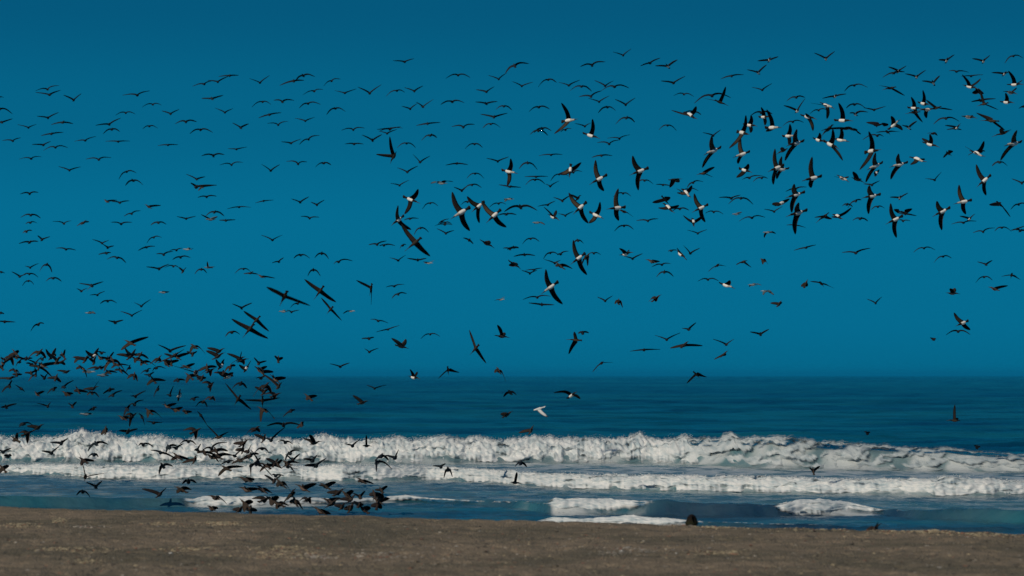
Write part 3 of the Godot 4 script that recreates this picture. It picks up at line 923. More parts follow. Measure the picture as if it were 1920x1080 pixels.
var TILES = [
	{"o": [0, 60], "s": 6.0, "d": 290.0, "b": [[-10, 735, -60, 720, 40, 740], [0, 865, -140, 850, 140, 920], [20, 1015, -110, 1000, 135, 965], [535, 645, 400, 665, 665, 600], [555, 705, 400, 680, 670, 650], [830, 765, 720, 700, 920, 680], [1545, 710, 1380, 712, 1695, 660], [1720, 815, 1600, 850, 1820, 825], [1415, 910, 1300, 940, 1525, 925], [1230, 1038, 1075, 1050, 1360, 960], [540, 965, 415, 940, 660, 900], [710, 1015, 580, 1035, 830, 1020], [320, 1075, 200, 1045, 410, 1040], [1920, 920, 1820, 880, 2020, 862], [1680, 1060, 1600, 1095, 1770, 1085]]},
	{"o": [320, 60], "s": 6.0, "d": 290.0, "b": [[380, 585, 245, 612, 475, 545], [530, 560, 415, 540, 660, 490], [665, 490, 540, 495, 768, 480], [1005, 570, 880, 525, 1105, 490], [1385, 550, 1225, 600, 1500, 535], [1490, 490, 1395, 540, 1620, 495], [1810, 550, 1730, 610, 1920, 530], [1615, 665, 1485, 710, 1725, 650], [465, 748, 340, 735, 585, 700], [1035, 785, 910, 850, 1130, 820], [1255, 785, 1150, 760, 1385, 762], [1545, 805, 1440, 855, 1690, 815], [610, 905, 495, 855, 700, 860], [1110, 930, 985, 960, 1245, 905], [1850, 860, 1745, 925, 1960, 890], [175, 1010, 55, 1025, 300, 1000], [1210, 1045, 1085, 1030, 1325, 1005], [1515, 1000, 1400, 970, 1625, 958], [785, 1075, 685, 1010, 870, 1020]]},
	{"o": [640, 60], "s": 6.0, "d": 290.0, "b": [[40, 685, -85, 660, 160, 640], [715, 335, 585, 318, 825, 292], [1315, 485, 1175, 522, 1455, 510], [1770, 530, 1650, 485, 1860, 455], [1950, 380, 1835, 455, 2110, 355], [320, 688, 190, 615, 450, 590], [625, 660, 500, 728, 720, 680], [820, 665, 705, 618, 915, 598], [1635, 672, 1520, 640, 1730, 605], [775, 865, 680, 830, 860, 795], [918, 840, 850, 790, 1040, 755], [1245, 785, 1110, 812, 1385, 795], [1628, 805, 1500, 778, 1750, 770], [1830, 835, 1740, 870, 1925, 875], [1718, 955, 1565, 918, 1870, 910], [970, 1030, 840, 1045, 1115, 1015], [1375, 1070, 1245, 1058, 1505, 1035], [1680, 1035, 1580, 1080, 1780, 1075], [555, 1085, 400, 1095, 675, 1060]]},
	{"o": [960, 60], "s": 6.0, "d": 280.0, "b": [[110, 608, 0, 555, 240, 562], [900, 375, 765, 380, 1050, 335], [1250, 262, 1130, 225, 1340, 190], [1550, 350, 1435, 375, 1660, 285], [1752, 385, 1610, 378, 1848, 295, 4], [410, 535, 295, 618, 510, 565], [638, 600, 515, 565, 755, 540], [1050, 605, 935, 540, 1150, 545], [785, 612, 655, 658, 905, 662], [1155, 615, 1020, 655, 1320, 630], [890, 725, 755, 718, 1010, 655], [980, 785, 855, 745, 1095, 715], [1280, 818, 1160, 750, 1390, 735], [1820, 572, 1680, 540, 1950, 495], [1935, 700, 1820, 720, 2050, 730], [305, 845, 195, 890, 430, 858], [1070, 845, 960, 905, 1160, 880], [1290, 965, 1170, 1028, 1390, 1005], [820, 1060, 710, 1025, 890, 1020], [1750, 1050, 1650, 1100, 1850, 1110], [640, 995, 565, 795, 485, 1145, 1, 700, 985]]},
	{"o": [1280, 60], "s": 6.0, "d": 270.0, "b": [[975, 312, 850, 305, 1085, 258, 4], [1612, 300, 1480, 232, 1710, 205, 4], [848, 458, 715, 412, 935, 355, 4], [550, 495, 425, 522, 685, 475], [895, 652, 770, 622, 1000, 580], [330, 715, 130, 800, 540, 740], [1280, 735, 1175, 770, 1385, 730], [1290, 885, 1145, 812, 1380, 745, 4], [1715, 722, 1570, 745, 1850, 685, 4], [1930, 600, 1810, 668, 2080, 625], [1240, 1010, 1130, 1060, 1370, 1018], [890, 905, 765, 935, 1020, 912], [1530, 880, 1435, 920, 1650, 885], [1930, 815, 1830, 850, 2050, 850], [130, 905, 0, 910, 215, 925]]},
	{"o": [1280, 60], "s": 6.0, "d": 205.0, "b": [[420, 790, 490, 615, 240, 745, 0, 490, 820], [85, 935, -120, 885, 160, 840, 1, 130, 960], [1620, 825, 1450, 800, 1630, 980, 1, 1675, 850], [1800, 995, 1765, 795, 1800, 1010, 1, 1890, 1000], [755, 1048, 780, 938, 770, 1135, 1, 805, 1055], [675, 1135, 720, 938, 530, 1310, 1, 715, 1145], [915, 955, 890, 845, 930, 1050, 1, 950, 955], [1010, 1075, 955, 870, 945, 1120, 1, 1070, 1075], [1410, 955, 1390, 915, 1475, 1115, 1, 1480, 975]]},
	{"o": [1600, 60], "s": 6.0, "d": 270.0, "b": [[1050, 320, 965, 292, 1145, 235, 4], [1465, 328, 1345, 280, 1545, 245, 4], [1800, 270, 1700, 350, 1905, 295], [510, 440, 405, 375, 610, 365, 4], [460, 460, 340, 500, 590, 440], [715, 505, 585, 455, 820, 415, 4], [900, 572, 765, 532, 965, 470, 4], [1160, 445, 1065, 435, 1290, 455], [1325, 495, 1205, 500, 1455, 485], [1700, 470, 1570, 438, 1760, 435, 4], [1430, 770, 1315, 775, 1600, 750], [235, 875, 120, 845, 370, 832], [20, 925, -60, 900, 150, 890, 4], [1040, 972, 900, 1035, 1190, 1005], [1165, 1075, 1050, 1035, 1225, 1015, 4], [620, 1075, 530, 1030, 700, 985, 4], [1920, 835, 1870, 850, 2000, 830]]},
	{"o": [1600, 60], "s": 6.0, "d": 215.0, "b": [[1310, 615, 1235, 480, 1440, 525, 1, 1380, 635], [1815, 590, 1755, 435, 1905, 540, 1, 1890, 590], [1770, 680, 1690, 665, 1840, 625, 1, 1810, 690], [1725, 790, 1720, 685, 1700, 780, 1, 1775, 795], [420, 630, 285, 600, 575, 720, 0, 350, 645], [685, 855, 660, 730, 700, 930, 1, 740, 860], [690, 905, 640, 880, 775, 1020, 0, 610, 915], [790, 805, 790, 655, 800, 830, 1, 830, 815], [930, 855, 815, 760, 1115, 880, 0, 860, 875], [830, 870, 850, 880, 815, 970, 1, 750, 880], [1400, 665, 1340, 690, 1470, 690, 0, 1440, 720], [1470, 810, 1430, 665, 1630, 880, 0, 1420, 825], [1300, 955, 1225, 950, 1340, 935, 1, 1360, 965], [1560, 1000, 1375, 905, 1700, 1110, 0, 1445, 995], [280, 1045, 150, 1015, 400, 1040, 0, 330, 1040], [455, 1045, 430, 940, 560, 1100, 1, 510, 1000]]},
	{"o": [0, 240], "s": 6.0, "d": 290.0, "b": [[145, 145, 30, 140, 240, 105], [580, 65, 465, 80, 715, 45], [490, 190, 365, 178, 575, 140], [625, 218, 490, 255, 765, 220], [960, 140, 845, 150, 1085, 92], [1260, 15, 1160, 60, 1350, 30], [1330, 152, 1185, 150, 1465, 148], [1890, 190, 1780, 195, 2010, 185], [350, 345, 220, 355, 475, 325], [1110, 355, 965, 352, 1245, 332], [780, 475, 655, 430, 905, 432], [1425, 492, 1335, 575, 1535, 500], [1495, 590, 1400, 640, 1600, 630], [335, 740, 230, 735, 435, 715], [1350, 840, 1260, 820, 1460, 810], [1480, 965, 1390, 990, 1580, 925], [350, 980, 240, 1000, 465, 1005], [340, 1065, 280, 1080, 410, 1070], [720, 1075, 600, 1055, 810, 1045], [1360, 1080, 1240, 1055, 1480, 1055], [1780, 1065, 1690, 1085, 1870, 1075], [1200, 825, 1155, 785, 1290, 795, 3], [1670, 885, 1610, 850, 1775, 848, 3], [940, 1065, 890, 1080, 1030, 1030, 3]]},
	{"o": [320, 240], "s": 6.0, "d": 290.0, "b": [[335, 20, 210, 60, 475, 50], [740, 238, 635, 235, 855, 215], [480, 312, 345, 310, 605, 288], [1355, 170, 1250, 150, 1475, 118], [1550, 128, 1440, 185, 1675, 80], [685, 415, 550, 418, 815, 385], [1125, 480, 1015, 405, 1220, 405], [1435, 405, 1300, 375, 1540, 378], [1725, 395, 1635, 435, 1815, 410], [290, 575, 170, 515, 380, 540], [350, 660, 295, 690, 465, 630, 3], [290, 660, 235, 615, 520, 640], [405, 775, 305, 775, 520, 760], [1045, 820, 950, 845, 1155, 812], [770, 888, 635, 910, 895, 895], [1455, 835, 1350, 790, 1550, 765], [1645, 865, 1575, 825, 1730, 800], [175, 1020, 70, 990, 285, 985], [495, 945, 395, 985, 610, 980], [445, 1030, 335, 970, 490, 995, 2], [620, 1040, 545, 1030, 730, 1025], [1565, 1015, 1465, 990, 1680, 1000]]},
	{"o": [640, 240], "s": 6.0, "d": 285.0, "b": [[135, 20, 0, 25, 265, 0], [545, 15, 420, 40, 690, 0], [515, 60, 410, 35, 620, 15], [350, 138, 230, 72, 455, 60], [145, 180, 40, 175, 255, 175], [735, 172, 630, 225, 845, 225], [1005, 82, 910, 130, 1085, 100], [1500, 180, 1395, 230, 1595, 215], [885, 385, 795, 295, 990, 312], [740, 495, 620, 440, 860, 425], [1300, 398, 1175, 412, 1430, 405], [1760, 375, 1630, 335, 1885, 320], [1505, 512, 1410, 570, 1605, 570], [655, 645, 550, 622, 765, 585], [1125, 622, 1000, 622, 1220, 605, 2], [1355, 705, 1265, 655, 1430, 635], [1470, 640, 1370, 700, 1580, 665], [1000, 845, 910, 915, 1090, 880], [770, 1020, 700, 1030, 865, 1012], [1420, 830, 1350, 870, 1480, 830], [1770, 850, 1660, 895, 1850, 860], [1890, 800, 1870, 830, 1960, 790, 2], [1860, 970, 1760, 975, 1980, 965], [1130, 1050, 1085, 1080, 1210, 1020], [1170, 1065, 1100, 1085, 1245, 1075], [1900, 660, 1780, 630, 2030, 660]]},
	{"o": [640, 240], "s": 6.0, "d": 200.0, "b": [[590, 320, 540, 100, 385, 300, 0, 565, 370], [780, 805, 875, 690, 720, 975, 1, 865, 840], [640, 1035, 630, 875, 780, 1150, 1, 590, 1075], [1350, 950, 1235, 725, 1435, 1165, 1, 1260, 1005], [1545, 880, 1405, 775, 1545, 1075, 1, 1490, 925], [1720, 985, 1570, 825, 1850, 1125, 1, 1650, 1050], [1885, 490, 1915, 345, 1875, 655, 1, 1950, 505]]},
	{"o": [960, 240], "s": 6.0, "d": 280.0, "b": [[340, 5, 240, 45, 440, 25], [300, 30, 205, 65, 410, 75], [600, 20, 540, 45, 665, 10], [1210, 118, 1070, 115, 1335, 78], [1095, 180, 960, 160, 1220, 130], [440, 302, 305, 310, 575, 298], [1005, 310, 890, 325, 1125, 305], [175, 392, 75, 450, 285, 460], [530, 520, 425, 600, 640, 550], [690, 500, 640, 530, 795, 490], [270, 548, 135, 545, 400, 542], [260, 582, 155, 640, 380, 630], [430, 655, 370, 630, 525, 595], [1490, 590, 1400, 610, 1580, 630], [1700, 640, 1620, 632, 1800, 650], [1250, 735, 1140, 770, 1340, 765], [565, 820, 460, 770, 640, 755], [400, 865, 280, 880, 480, 820], [600, 985, 520, 960, 690, 935], [1890, 910, 1800, 935, 2000, 920], [1530, 1045, 1400, 1035, 1650, 1015], [280, 1065, 215, 1075, 340, 1090, 2], [95, 888, -90, 940, 280, 915], [1915, 740, 1850, 680, 2010, 770]]},
	{"o": [960, 240], "s": 6.0, "d": 205.0, "b": [[885, 85, 915, -100, 870, 70, 1, 975, 115], [655, 475, 530, 525, 780, 395, 1, 650, 525], [980, 575, 930, 365, 1025, 715, 1, 890, 625], [1440, 485, 1345, 315, 1410, 705, 1, 1350, 520], [1820, 580, 1780, 670, 1890, 605, 0, 1885, 575], [1180, 900, 1185, 680, 1190, 1045, 1, 1095, 910], [1260, 940, 1225, 920, 1365, 1000, 0, 1220, 930], [770, 895, 630, 735, 850, 1080, 1, 710, 950], [740, 790, 650, 745, 775, 760, 0, 720, 820], [945, 980, 1000, 835, 870, 1075, 1, 1005, 1010], [465, 1000, 365, 890, 500, 925, 1, 500, 1020], [1720, 805, 1580, 840, 1785, 790, 0, 1760, 850], [1760, 895, 1650, 905, 1885, 875, 1, 1800, 930]]},
	{"o": [1280, 240], "s": 6.0, "d": 275.0, "b": [[345, 85, 225, 45, 430, 15], [115, 615, 40, 670, 225, 605], [60, 690, -10, 720, 180, 710], [750, 560, 680, 580, 905, 540], [890, 562, 790, 600, 960, 565], [550, 790, 410, 775, 660, 745], [655, 790, 515, 850, 795, 860], [350, 945, 255, 960, 460, 970], [600, 970, 550, 975, 640, 945, 2], [780, 1010, 640, 1050, 930, 1005], [1030, 940, 920, 910, 1130, 880], [1270, 685, 1150, 710, 1390, 660], [1850, 860, 1800, 870, 1920, 880]]},
	{"o": [1280, 240], "s": 6.0, "d": 205.0, "b": [[345, 255, 320, 85, 210, 450, 1, 280, 285], [670, 295, 640, 100, 615, 405, 1, 590, 325], [1190, 90, 1215, -45, 1200, 190, 1, 1235, 90], [1275, 170, 1275, 15, 1140, 370, 1, 1210, 190], [1130, 255, 1115, 215, 1180, 240, 0, 1075, 285], [1060, 450, 1030, 235, 1010, 640, 1, 1000, 475], [1115, 465, 1105, 320, 1050, 575, 1, 1050, 475], [1465, 565, 1445, 325, 1435, 675, 1, 1385, 585], [700, 475, 750, 405, 610, 560, 1, 745, 490], [230, 510, 355, 440, 340, 555, 0, 185, 520], [40, 730, -60, 735, 110, 650, 1, 70, 760], [205, 900, 120, 740, 245, 1065, 1, 125, 940], [1275, 750, 1245, 630, 1215, 955, 1, 1165, 785], [1110, 850, 1000, 860, 1200, 800, 1, 1075, 865], [1295, 955, 1295, 840, 1255, 1200, 1, 1200, 985], [1530, 135, 1550, 55, 1500, 120, 1, 1570, 150], [1665, 185, 1700, 15, 1810, 370, 1, 1720, 215], [1775, 135, 1790, -10, 1740, 110, 1, 1845, 150], [1800, 565, 1710, 545, 1870, 545, 1, 1840, 590], [1590, 995, 1480, 1005, 1675, 1030, 0, 1515, 1055], [1745, 995, 1680, 1005, 1905, 900, 1, 1775, 1010], [120, 1060, 5, 990, 240, 985, 1, 125, 1085], [1640, 10, 1560, 30, 1900, 5, 0, 1590, 60]]},
	{"o": [1600, 240], "s": 6.0, "d": 275.0, "b": [[270, 85, 105, 130, 340, 100], [1440, 265, 1290, 305, 1490, 255], [1640, 385, 1550, 420, 1725, 420], [915, 585, 815, 570, 1000, 495], [1895, 620, 1780, 560, 1990, 560], [210, 640, 120, 620, 300, 585], [525, 785, 415, 762, 620, 715, 4], [275, 885, 190, 920, 345, 905], [30, 820, -60, 890, 95, 800], [80, 1020, 0, 1030, 175, 1040], [1860, 860, 1770, 910, 1960, 855], [1310, 1020, 1215, 975, 1385, 950, 4], [1240, 1065, 1110, 1080, 1385, 1048], [560, 1045, 500, 1040, 650, 1050], [590, 965, 500, 945, 720, 980], [1150, 5, 1050, 10, 1220, 15]]},
	{"o": [1600, 240], "s": 6.0, "d": 205.0, "b": [[-20, 10, -130, 10, 90, 70, 0, 20, 30], [210, 260, 185, 35, 80, 470, 1, 265, 250], [250, 425, 240, 280, 130, 615, 1, 190, 455], [255, 515, 230, 505, 290, 470, 1, 250, 530], [385, 45, 255, 48, 530, 45, 0, 400, 60], [865, 185, 870, 70, 780, 115, 1, 945, 210], [900, 60, 830, 60, 940, 85, 0, 880, 70], [1390, 285, 1265, 210, 1480, 150, 1, 1450, 310], [1805, 175, 1830, 25, 1645, 365, 1, 1745, 190], [1680, 60, 1660, 0, 1770, 20, 0, 1565, 95], [520, 410, 500, 290, 410, 580, 1, 430, 435], [720, 350, 650, 415, 810, 350, 1, 800, 375], [1070, 285, 1010, 330, 1120, 270, 0, 1090, 300], [1475, 590, 1375, 415, 1485, 765, 1, 1405, 650], [40, 580, 0, 490, 90, 570, 0, 110, 610], [210, 765, 170, 645, 160, 970, 1, 115, 785], [1240, 830, 1180, 640, 1255, 975, 1, 1150, 850], [1000, 940, 930, 825, 985, 1155, 1, 915, 985], [470, 1030, 410, 850, 475, 1240, 1, 390, 1070], [580, 955, 460, 915, 665, 915, 0, 620, 970], [1650, 860, 1530, 865, 1770, 1005, 0, 1690, 900]]},
	{"o": [0, 420], "s": 6.0, "d": 285.0, "b": [[475, 175, 430, 120, 570, 130], [335, 205, 220, 210, 440, 185], [745, 285, 635, 270, 865, 292], [1150, 215, 1045, 170, 1230, 180], [1210, 265, 1150, 215, 1280, 235], [1195, 328, 1100, 335, 1240, 315], [1320, 380, 1210, 390, 1425, 430], [1730, 150, 1650, 220, 1820, 155], [1645, 262, 1545, 295, 1740, 245], [1840, 345, 1750, 330, 1940, 300], [340, 490, 280, 470, 430, 440], [525, 455, 455, 525, 595, 535], [225, 590, 140, 530, 300, 560], [330, 562, 240, 585, 430, 595], [320, 640, 250, 700, 380, 685], [600, 610, 520, 640, 700, 640], [15, 540, -50, 530, 50, 550], [1790, 505, 1645, 480, 1900, 440], [915, 755, 870, 725, 990, 720], [1030, 690, 890, 665, 1160, 640], [1095, 800, 1005, 800, 1175, 755], [1210, 868, 1120, 890, 1310, 880], [1590, 925, 1500, 885, 1685, 850], [1485, 1030, 1355, 980, 1605, 965], [1835, 770, 1770, 765, 1870, 760, 2], [1005, 1000, 960, 1000, 1040, 1010, 2], [10, 1000, -60, 990, 50, 1005], [300, 85, 265, 90, 370, 60, 3], [1040, 700, 990, 735, 1095, 670, 3]]},
	{"o": [320, 420], "s": 6.0, "d": 285.0, "b": [[65, 295, -20, 300, 130, 270], [110, 375, 15, 395, 220, 370], [185, 285, 150, 280, 225, 275, 2], [140, 530, 105, 465, 190, 465, 3], [30, 475, -60, 495, 100, 490], [345, 510, 270, 555, 410, 545], [420, 490, 380, 420, 465, 480, 2], [820, 505, 720, 560, 900, 540], [905, 550, 840, 545, 1000, 550, 3], [1020, 590, 990, 570, 1135, 590, 3], [1145, 180, 1025, 125, 1265, 125], [1215, 425, 1130, 435, 1265, 375], [1460, 350, 1375, 380, 1560, 380], [1700, 330, 1620, 370, 1780, 380], [1890, 425, 1840, 450, 2050, 415], [1605, 515, 1540, 575, 1685, 575], [795, 945, 685, 885, 915, 880], [1430, 895, 1350, 940, 1500, 880], [1360, 990, 1310, 965, 1455, 965], [1265, 985, 1210, 985, 1290, 975, 2]]},
	{"o": [320, 420], "s": 6.0, "d": 200.0, "b": [[1280, 815, 1075, 710, 1575, 925, 0, 1250, 875], [1680, 755, 1500, 625, 1860, 885, 0, 1630, 825], [1800, 960, 1690, 830, 1926, 1092, 0, 1775, 990]]},
	{"o": [640, 420], "s": 6.0, "d": 280.0, "b": [[890, 45, 815, 120, 985, 90], [1175, 105, 1070, 45, 1265, 65], [1165, 5, 1060, 20, 1260, 10], [405, 230, 310, 225, 515, 180], [480, 240, 430, 240, 610, 235], [640, 410, 550, 380, 735, 350], [860, 405, 740, 375, 960, 375], [985, 440, 950, 425, 1080, 405, 2], [1440, 180, 1375, 145, 1490, 215], [595, 700, 490, 712, 700, 680], [640, 790, 565, 830, 735, 775], [1795, 850, 1750, 860, 1870, 815, 2], [110, 980, 50, 1010, 160, 970, 2], [1895, 280, 1815, 262, 1990, 260], [690, 240, 665, 275, 735, 230]]},
	{"o": [640, 420], "s": 6.0, "d": 190.0, "b": [[830, 210, 665, 0, 995, 370, 0, 745, 280], [335, 720, 165, 635, 335, 915, 0, 325, 770], [1635, 220, 1590, 190, 1675, 190, 3, 1695, 255], [1945, 455, 1890, 470, 1980, 440, 3, 1995, 490]]},
	{"o": [960, 420], "s": 6.0, "d": 275.0, "b": [[1260, 20, 1150, 75, 1370, 55], [210, 165, 120, 225, 315, 195], [20, 262, -60, 280, 75, 258], [140, 345, 15, 355, 260, 345], [430, 325, 350, 390, 530, 345], [545, 340, 500, 345, 630, 300], [480, 440, 355, 395, 540, 405], [245, 515, 150, 520, 340, 495], [200, 555, 100, 515, 280, 515], [740, 185, 690, 205, 800, 210], [920, 330, 860, 335, 995, 345], [1355, 390, 1250, 355, 1465, 325], [1685, 458, 1565, 480, 1780, 445], [1715, 540, 1625, 585, 1820, 580], [1790, 300, 1750, 305, 1860, 292], [285, 825, 120, 850, 430, 815], [335, 905, 185, 885, 475, 897], [1050, 865, 965, 815, 1140, 800]]},
	{"o": [960, 420], "s": 6.0, "d": 200.0, "b": [[540, 470, 440, 440, 630, 465, 3], [750, 385, 680, 185, 835, 580, 1, 685, 435], [845, 365, 815, 425, 880, 440, 3], [1280, 335, 1215, 270, 1315, 290, 1, 1325, 325], [1570, 420, 1535, 405, 1610, 405, 3], [1900, 340, 1860, 270, 1970, 410, 1, 1930, 370], [435, 710, 370, 515, 560, 910, 1, 360, 765], [1200, 875, 1155, 870, 1245, 910, 3], [1620, 838, 1580, 840, 1665, 840, 3]]},
	{"o": [1280, 420], "s": 6.0, "d": 275.0, "b": [[170, 105, 50, 70, 275, 65], [950, 95, 885, 155, 1015, 110, 2], [85, 330, 0, 235, 185, 265], [1390, 265, 1255, 290, 1505, 228], [1260, 15, 1160, 10, 1380, 40], [285, 625, 175, 645, 415, 640], [785, 685, 715, 705, 855, 690, 2], [930, 755, 870, 800, 990, 800, 2]]},
	{"o": [1280, 420], "s": 6.0, "d": 205.0, "b": [[390, 465, 285, 535, 490, 475, 0, 375, 480], [680, 425, 600, 460, 770, 490, 0, 640, 440], [905, 410, 875, 440, 935, 440, 3], [490, 690, 540, 635, 435, 680, 1, 555, 715], [1085, 900, 1010, 860, 1140, 860, 3], [1385, 675, 1350, 660, 1420, 660, 3], [1560, 670, 1435, 645, 1705, 725, 0, 1575, 690]]},
	{"o": [1600, 420], "s": 6.0, "d": 275.0, "b": [[25, 325, -140, 315, 190, 270], [1460, 88, 1345, 95, 1590, 42], [1670, 40, 1580, 80, 1770, 85], [1840, 55, 1780, 65, 1960, 10], [1880, 75, 1790, 62, 2000, 100], [795, 272, 675, 320, 920, 295], [1010, 365, 915, 435, 1115, 385], [1470, 595, 1385, 665, 1575, 635], [250, 890, 150, 838, 320, 815], [1490, 455, 1385, 415, 1555, 400]]},
	{"o": [1600, 420], "s": 6.0, "d": 210.0, "b": [[1780, 575, 1665, 590, 1880, 630, 0, 1775, 595], [1585, 730, 1515, 710, 1685, 675, 3], [1115, 780, 1090, 725, 1150, 720, 3, 1170, 785]]},
	{"o": [560, 580], "s": 6.0, "d": 270.0, "b": [[895, 130, 800, 110, 1000, 155], [1005, 225, 870, 255, 1135, 180], [790, 330, 700, 320, 845, 305], [795, 480, 730, 440, 890, 435], [1480, 280, 1370, 335, 1590, 310], [465, 645, 340, 605, 565, 595], [855, 890, 765, 850, 990, 850]]},
	{"o": [560, 580], "s": 6.0, "d": 205.0, "b": [[1155, 420, 1050, 325, 1215, 335, 3, 1210, 435], [1295, 765, 1260, 675, 1335, 700, 1, 1330, 775], [1680, 680, 1565, 785, 1810, 715, 0, 1685, 715], [110, 990, 60, 985, 155, 945, 3], [720, 1050, 675, 970, 760, 1030, 3]]},
	{"o": [860, 580], "s": 6.0, "d": 200.0, "b": [[190, 440, 115, 230, 310, 615, 0, 150, 485], [485, 305, 440, 175, 525, 260, 3, 545, 315], [450, 690, 395, 680, 495, 755, 3], [1320, 345, 1300, 250, 1230, 505, 0, 1240, 340], [1605, 605, 1505, 705, 1735, 598, 0, 1590, 620], [580, 935, 490, 970, 640, 950], [1270, 968, 1070, 935, 1400, 985, 4], [1395, 265, 1345, 262, 1465, 255]]},
	{"o": [1160, 580], "s": 6.0, "d": 230.0, "b": [[285, 455, 120, 475, 470, 450], [540, 340, 400, 295, 690, 265], [785, 225, 700, 210, 860, 145], [740, 400, 640, 400, 905, 405, 3], [1210, 395, 1070, 335, 1310, 335], [1185, 505, 1125, 525, 1230, 490, 3], [1595, 280, 1475, 240, 1690, 210], [870, 730, 765, 835, 995, 765, 0, 900, 760]]},
	{"o": [1600, 580], "s": 6.0, "d": 210.0, "b": [[1230, 155, 1125, 40, 1310, 235, 1, 1185, 175], [1180, 248, 1045, 290, 1320, 285], [905, 335, 875, 320, 935, 335]]},
	{"o": [1280, 720], "s": 3.0, "d": 205.0, "b": [[1530, 205, 1530, 115, 1545, 190, 0, 1500, 205], [735, 490, 715, 460, 762, 452, 3], [1040, 278, 1025, 272, 1056, 275], [1655, 355, 1640, 340, 1672, 348]]},
	{"o": [560, 740], "s": 6.0, "d": 180.0, "b": [[180, 545, 120, 450, 60, 490, 0, 235, 530], [605, 575, 505, 555, 685, 505], [765, 575, 760, 455, 740, 570, 0, 795, 578], [1085, 710, 990, 670, 1140, 605], [930, 690, 865, 760, 1025, 725], [880, 755, 860, 855, 1035, 820], [1600, 810, 1500, 795, 1650, 770], [1680, 840, 1630, 925, 1730, 910], [150, 740, 60, 710, 220, 665], [200, 800, 75, 785, 320, 705], [710, 970, 640, 955, 780, 970, 3]]},
	{"o": [860, 740], "s": 6.0, "d": 190.0, "b": [[900, 160, 995, 255, 950, 140, 2, 830, 185], [545, 225, 525, 195, 565, 205, 3], [815, 400, 725, 385, 840, 350, 3], [700, 770, 640, 795, 775, 800], [635, 990, 655, 870, 600, 985, 0, 680, 997]]},
	{"o": [0, 590], "s": 9.6, "d": 220.0, "b": [[85, 125, -50, 110, 280, 125], [690, 175, 560, 290, 800, 150], [280, 690, 130, 690, 290, 610, 3], [280, 760, 160, 740, 400, 760, 3], [470, 790, 380, 780, 590, 760], [50, 880, 0, 740, 130, 800, 3], [350, 850, 300, 930, 420, 800], [640, 870, 500, 800, 780, 740], [700, 940, 580, 880, 890, 1050, 3], [640, 1010, 620, 930, 660, 1075], [760, 800, 700, 790, 830, 740], [940, 770, 815, 625, 1000, 600, 1, 900, 800], [1140, 740, 1060, 680, 1140, 600, 3], [1110, 850, 1000, 860, 1220, 860, 3], [1200, 1030, 1110, 990, 1280, 1010, 3], [1400, 790, 1290, 840, 1500, 770, 3], [1690, 750, 1530, 650, 1770, 600, 1, 1650, 780], [1530, 790, 1420, 770, 1620, 720], [1830, 690, 1740, 680, 1920, 690], [1480, 960, 1330, 935, 1490, 1060, 3], [1760, 960, 1650, 950, 1900, 930, 3], [270, 1010, 150, 990, 330, 1060, 3], [1610, 1030, 1570, 1010, 1660, 1020, 2], [30, 950, -60, 900, 60, 820, 3], [560, 900, 480, 860, 640, 930], [100, 820, 40, 760, 190, 790, 3]]},
	{"o": [180, 590], "s": 9.6, "d": 220.0, "b": [[340, 140, 205, 90, 480, 80], [1330, 650, 1100, 520, 1620, 550], [230, 800, 170, 770, 290, 650, 3], [640, 740, 510, 600, 710, 620, 1, 610, 770], [800, 720, 740, 700, 940, 740, 3], [850, 850, 760, 870, 1010, 910, 3], [380, 900, 260, 930, 520, 890, 3], [600, 960, 550, 1040, 630, 900], [1120, 800, 1040, 830, 1200, 790, 3], [1260, 880, 1210, 860, 1310, 850, 3], [1370, 750, 1290, 690, 1470, 680, 3], [1740, 710, 1660, 640, 1810, 640, 3], [1630, 940, 1480, 930, 1690, 870, 3], [1080, 960, 1020, 1020, 1260, 970], [220, 1030, 130, 1050, 310, 1010, 3], [1800, 1040, 1390, 920, 1900, 950, 1, 1790, 1060], [100, 960, 0, 940, 180, 900, 3], [920, 1010, 820, 1060, 1010, 960], [440, 1000, 330, 960, 540, 1040, 3], [720, 800, 640, 830, 800, 830, 3]]},
	{"o": [360, 590], "s": 9.6, "d": 200.0, "b": [[1040, 260, 700, 80, 1370, 440, 0, 950, 370], [1160, 95, 920, -64, 1385, 310, 0, 1085, 175], [715, 315, 585, 395, 850, 360], [490, 660, 380, 570, 570, 600, 3], [520, 930, 420, 810, 580, 810, 1, 490, 970], [690, 950, 610, 990, 780, 880, 3], [270, 950, 150, 950, 410, 890, 3], [970, 980, 840, 910, 1055, 830, 1, 950, 1010], [1210, 1000, 1100, 900, 1280, 900, 3], [560, 1040, 430, 1010, 680, 1050, 3], [330, 1010, 240, 1040, 390, 1060, 3]]},
	{"o": [0, 690], "s": 9.6, "d": 210.0, "b": [[640, 130, 540, 190, 670, 30, 3], [800, 180, 880, 80, 740, 110], [1010, 170, 900, 130, 1100, 190, 3], [190, 180, 20, 160, 340, 130, 3], [170, 330, 20, 420, 210, 200], [380, 370, 250, 290, 430, 420], [670, 470, 610, 400, 740, 400, 3], [1150, 340, 1100, 360, 1320, 210], [970, 380, 860, 440, 1030, 340], [1400, 400, 1320, 370, 1520, 380, 3], [1680, 370, 1600, 350, 1830, 220, 3], [1660, 450, 1580, 460, 1760, 490, 3], [110, 700, 10, 690, 290, 620], [860, 690, 660, 635, 910, 620], [1300, 690, 1230, 620, 1350, 600, 3], [1680, 730, 1600, 760, 1750, 690], [1540, 830, 1500, 820, 1570, 810, 2], [1840, 135, 1800, 150, 1880, 110, 2], [440, 1000, 340, 1040, 600, 1040], [560, 90, 460, 60, 640, 20, 3], [1190, 460, 1140, 470, 1240, 430, 3], [300, 120, 240, 90, 380, 90, 3]]},
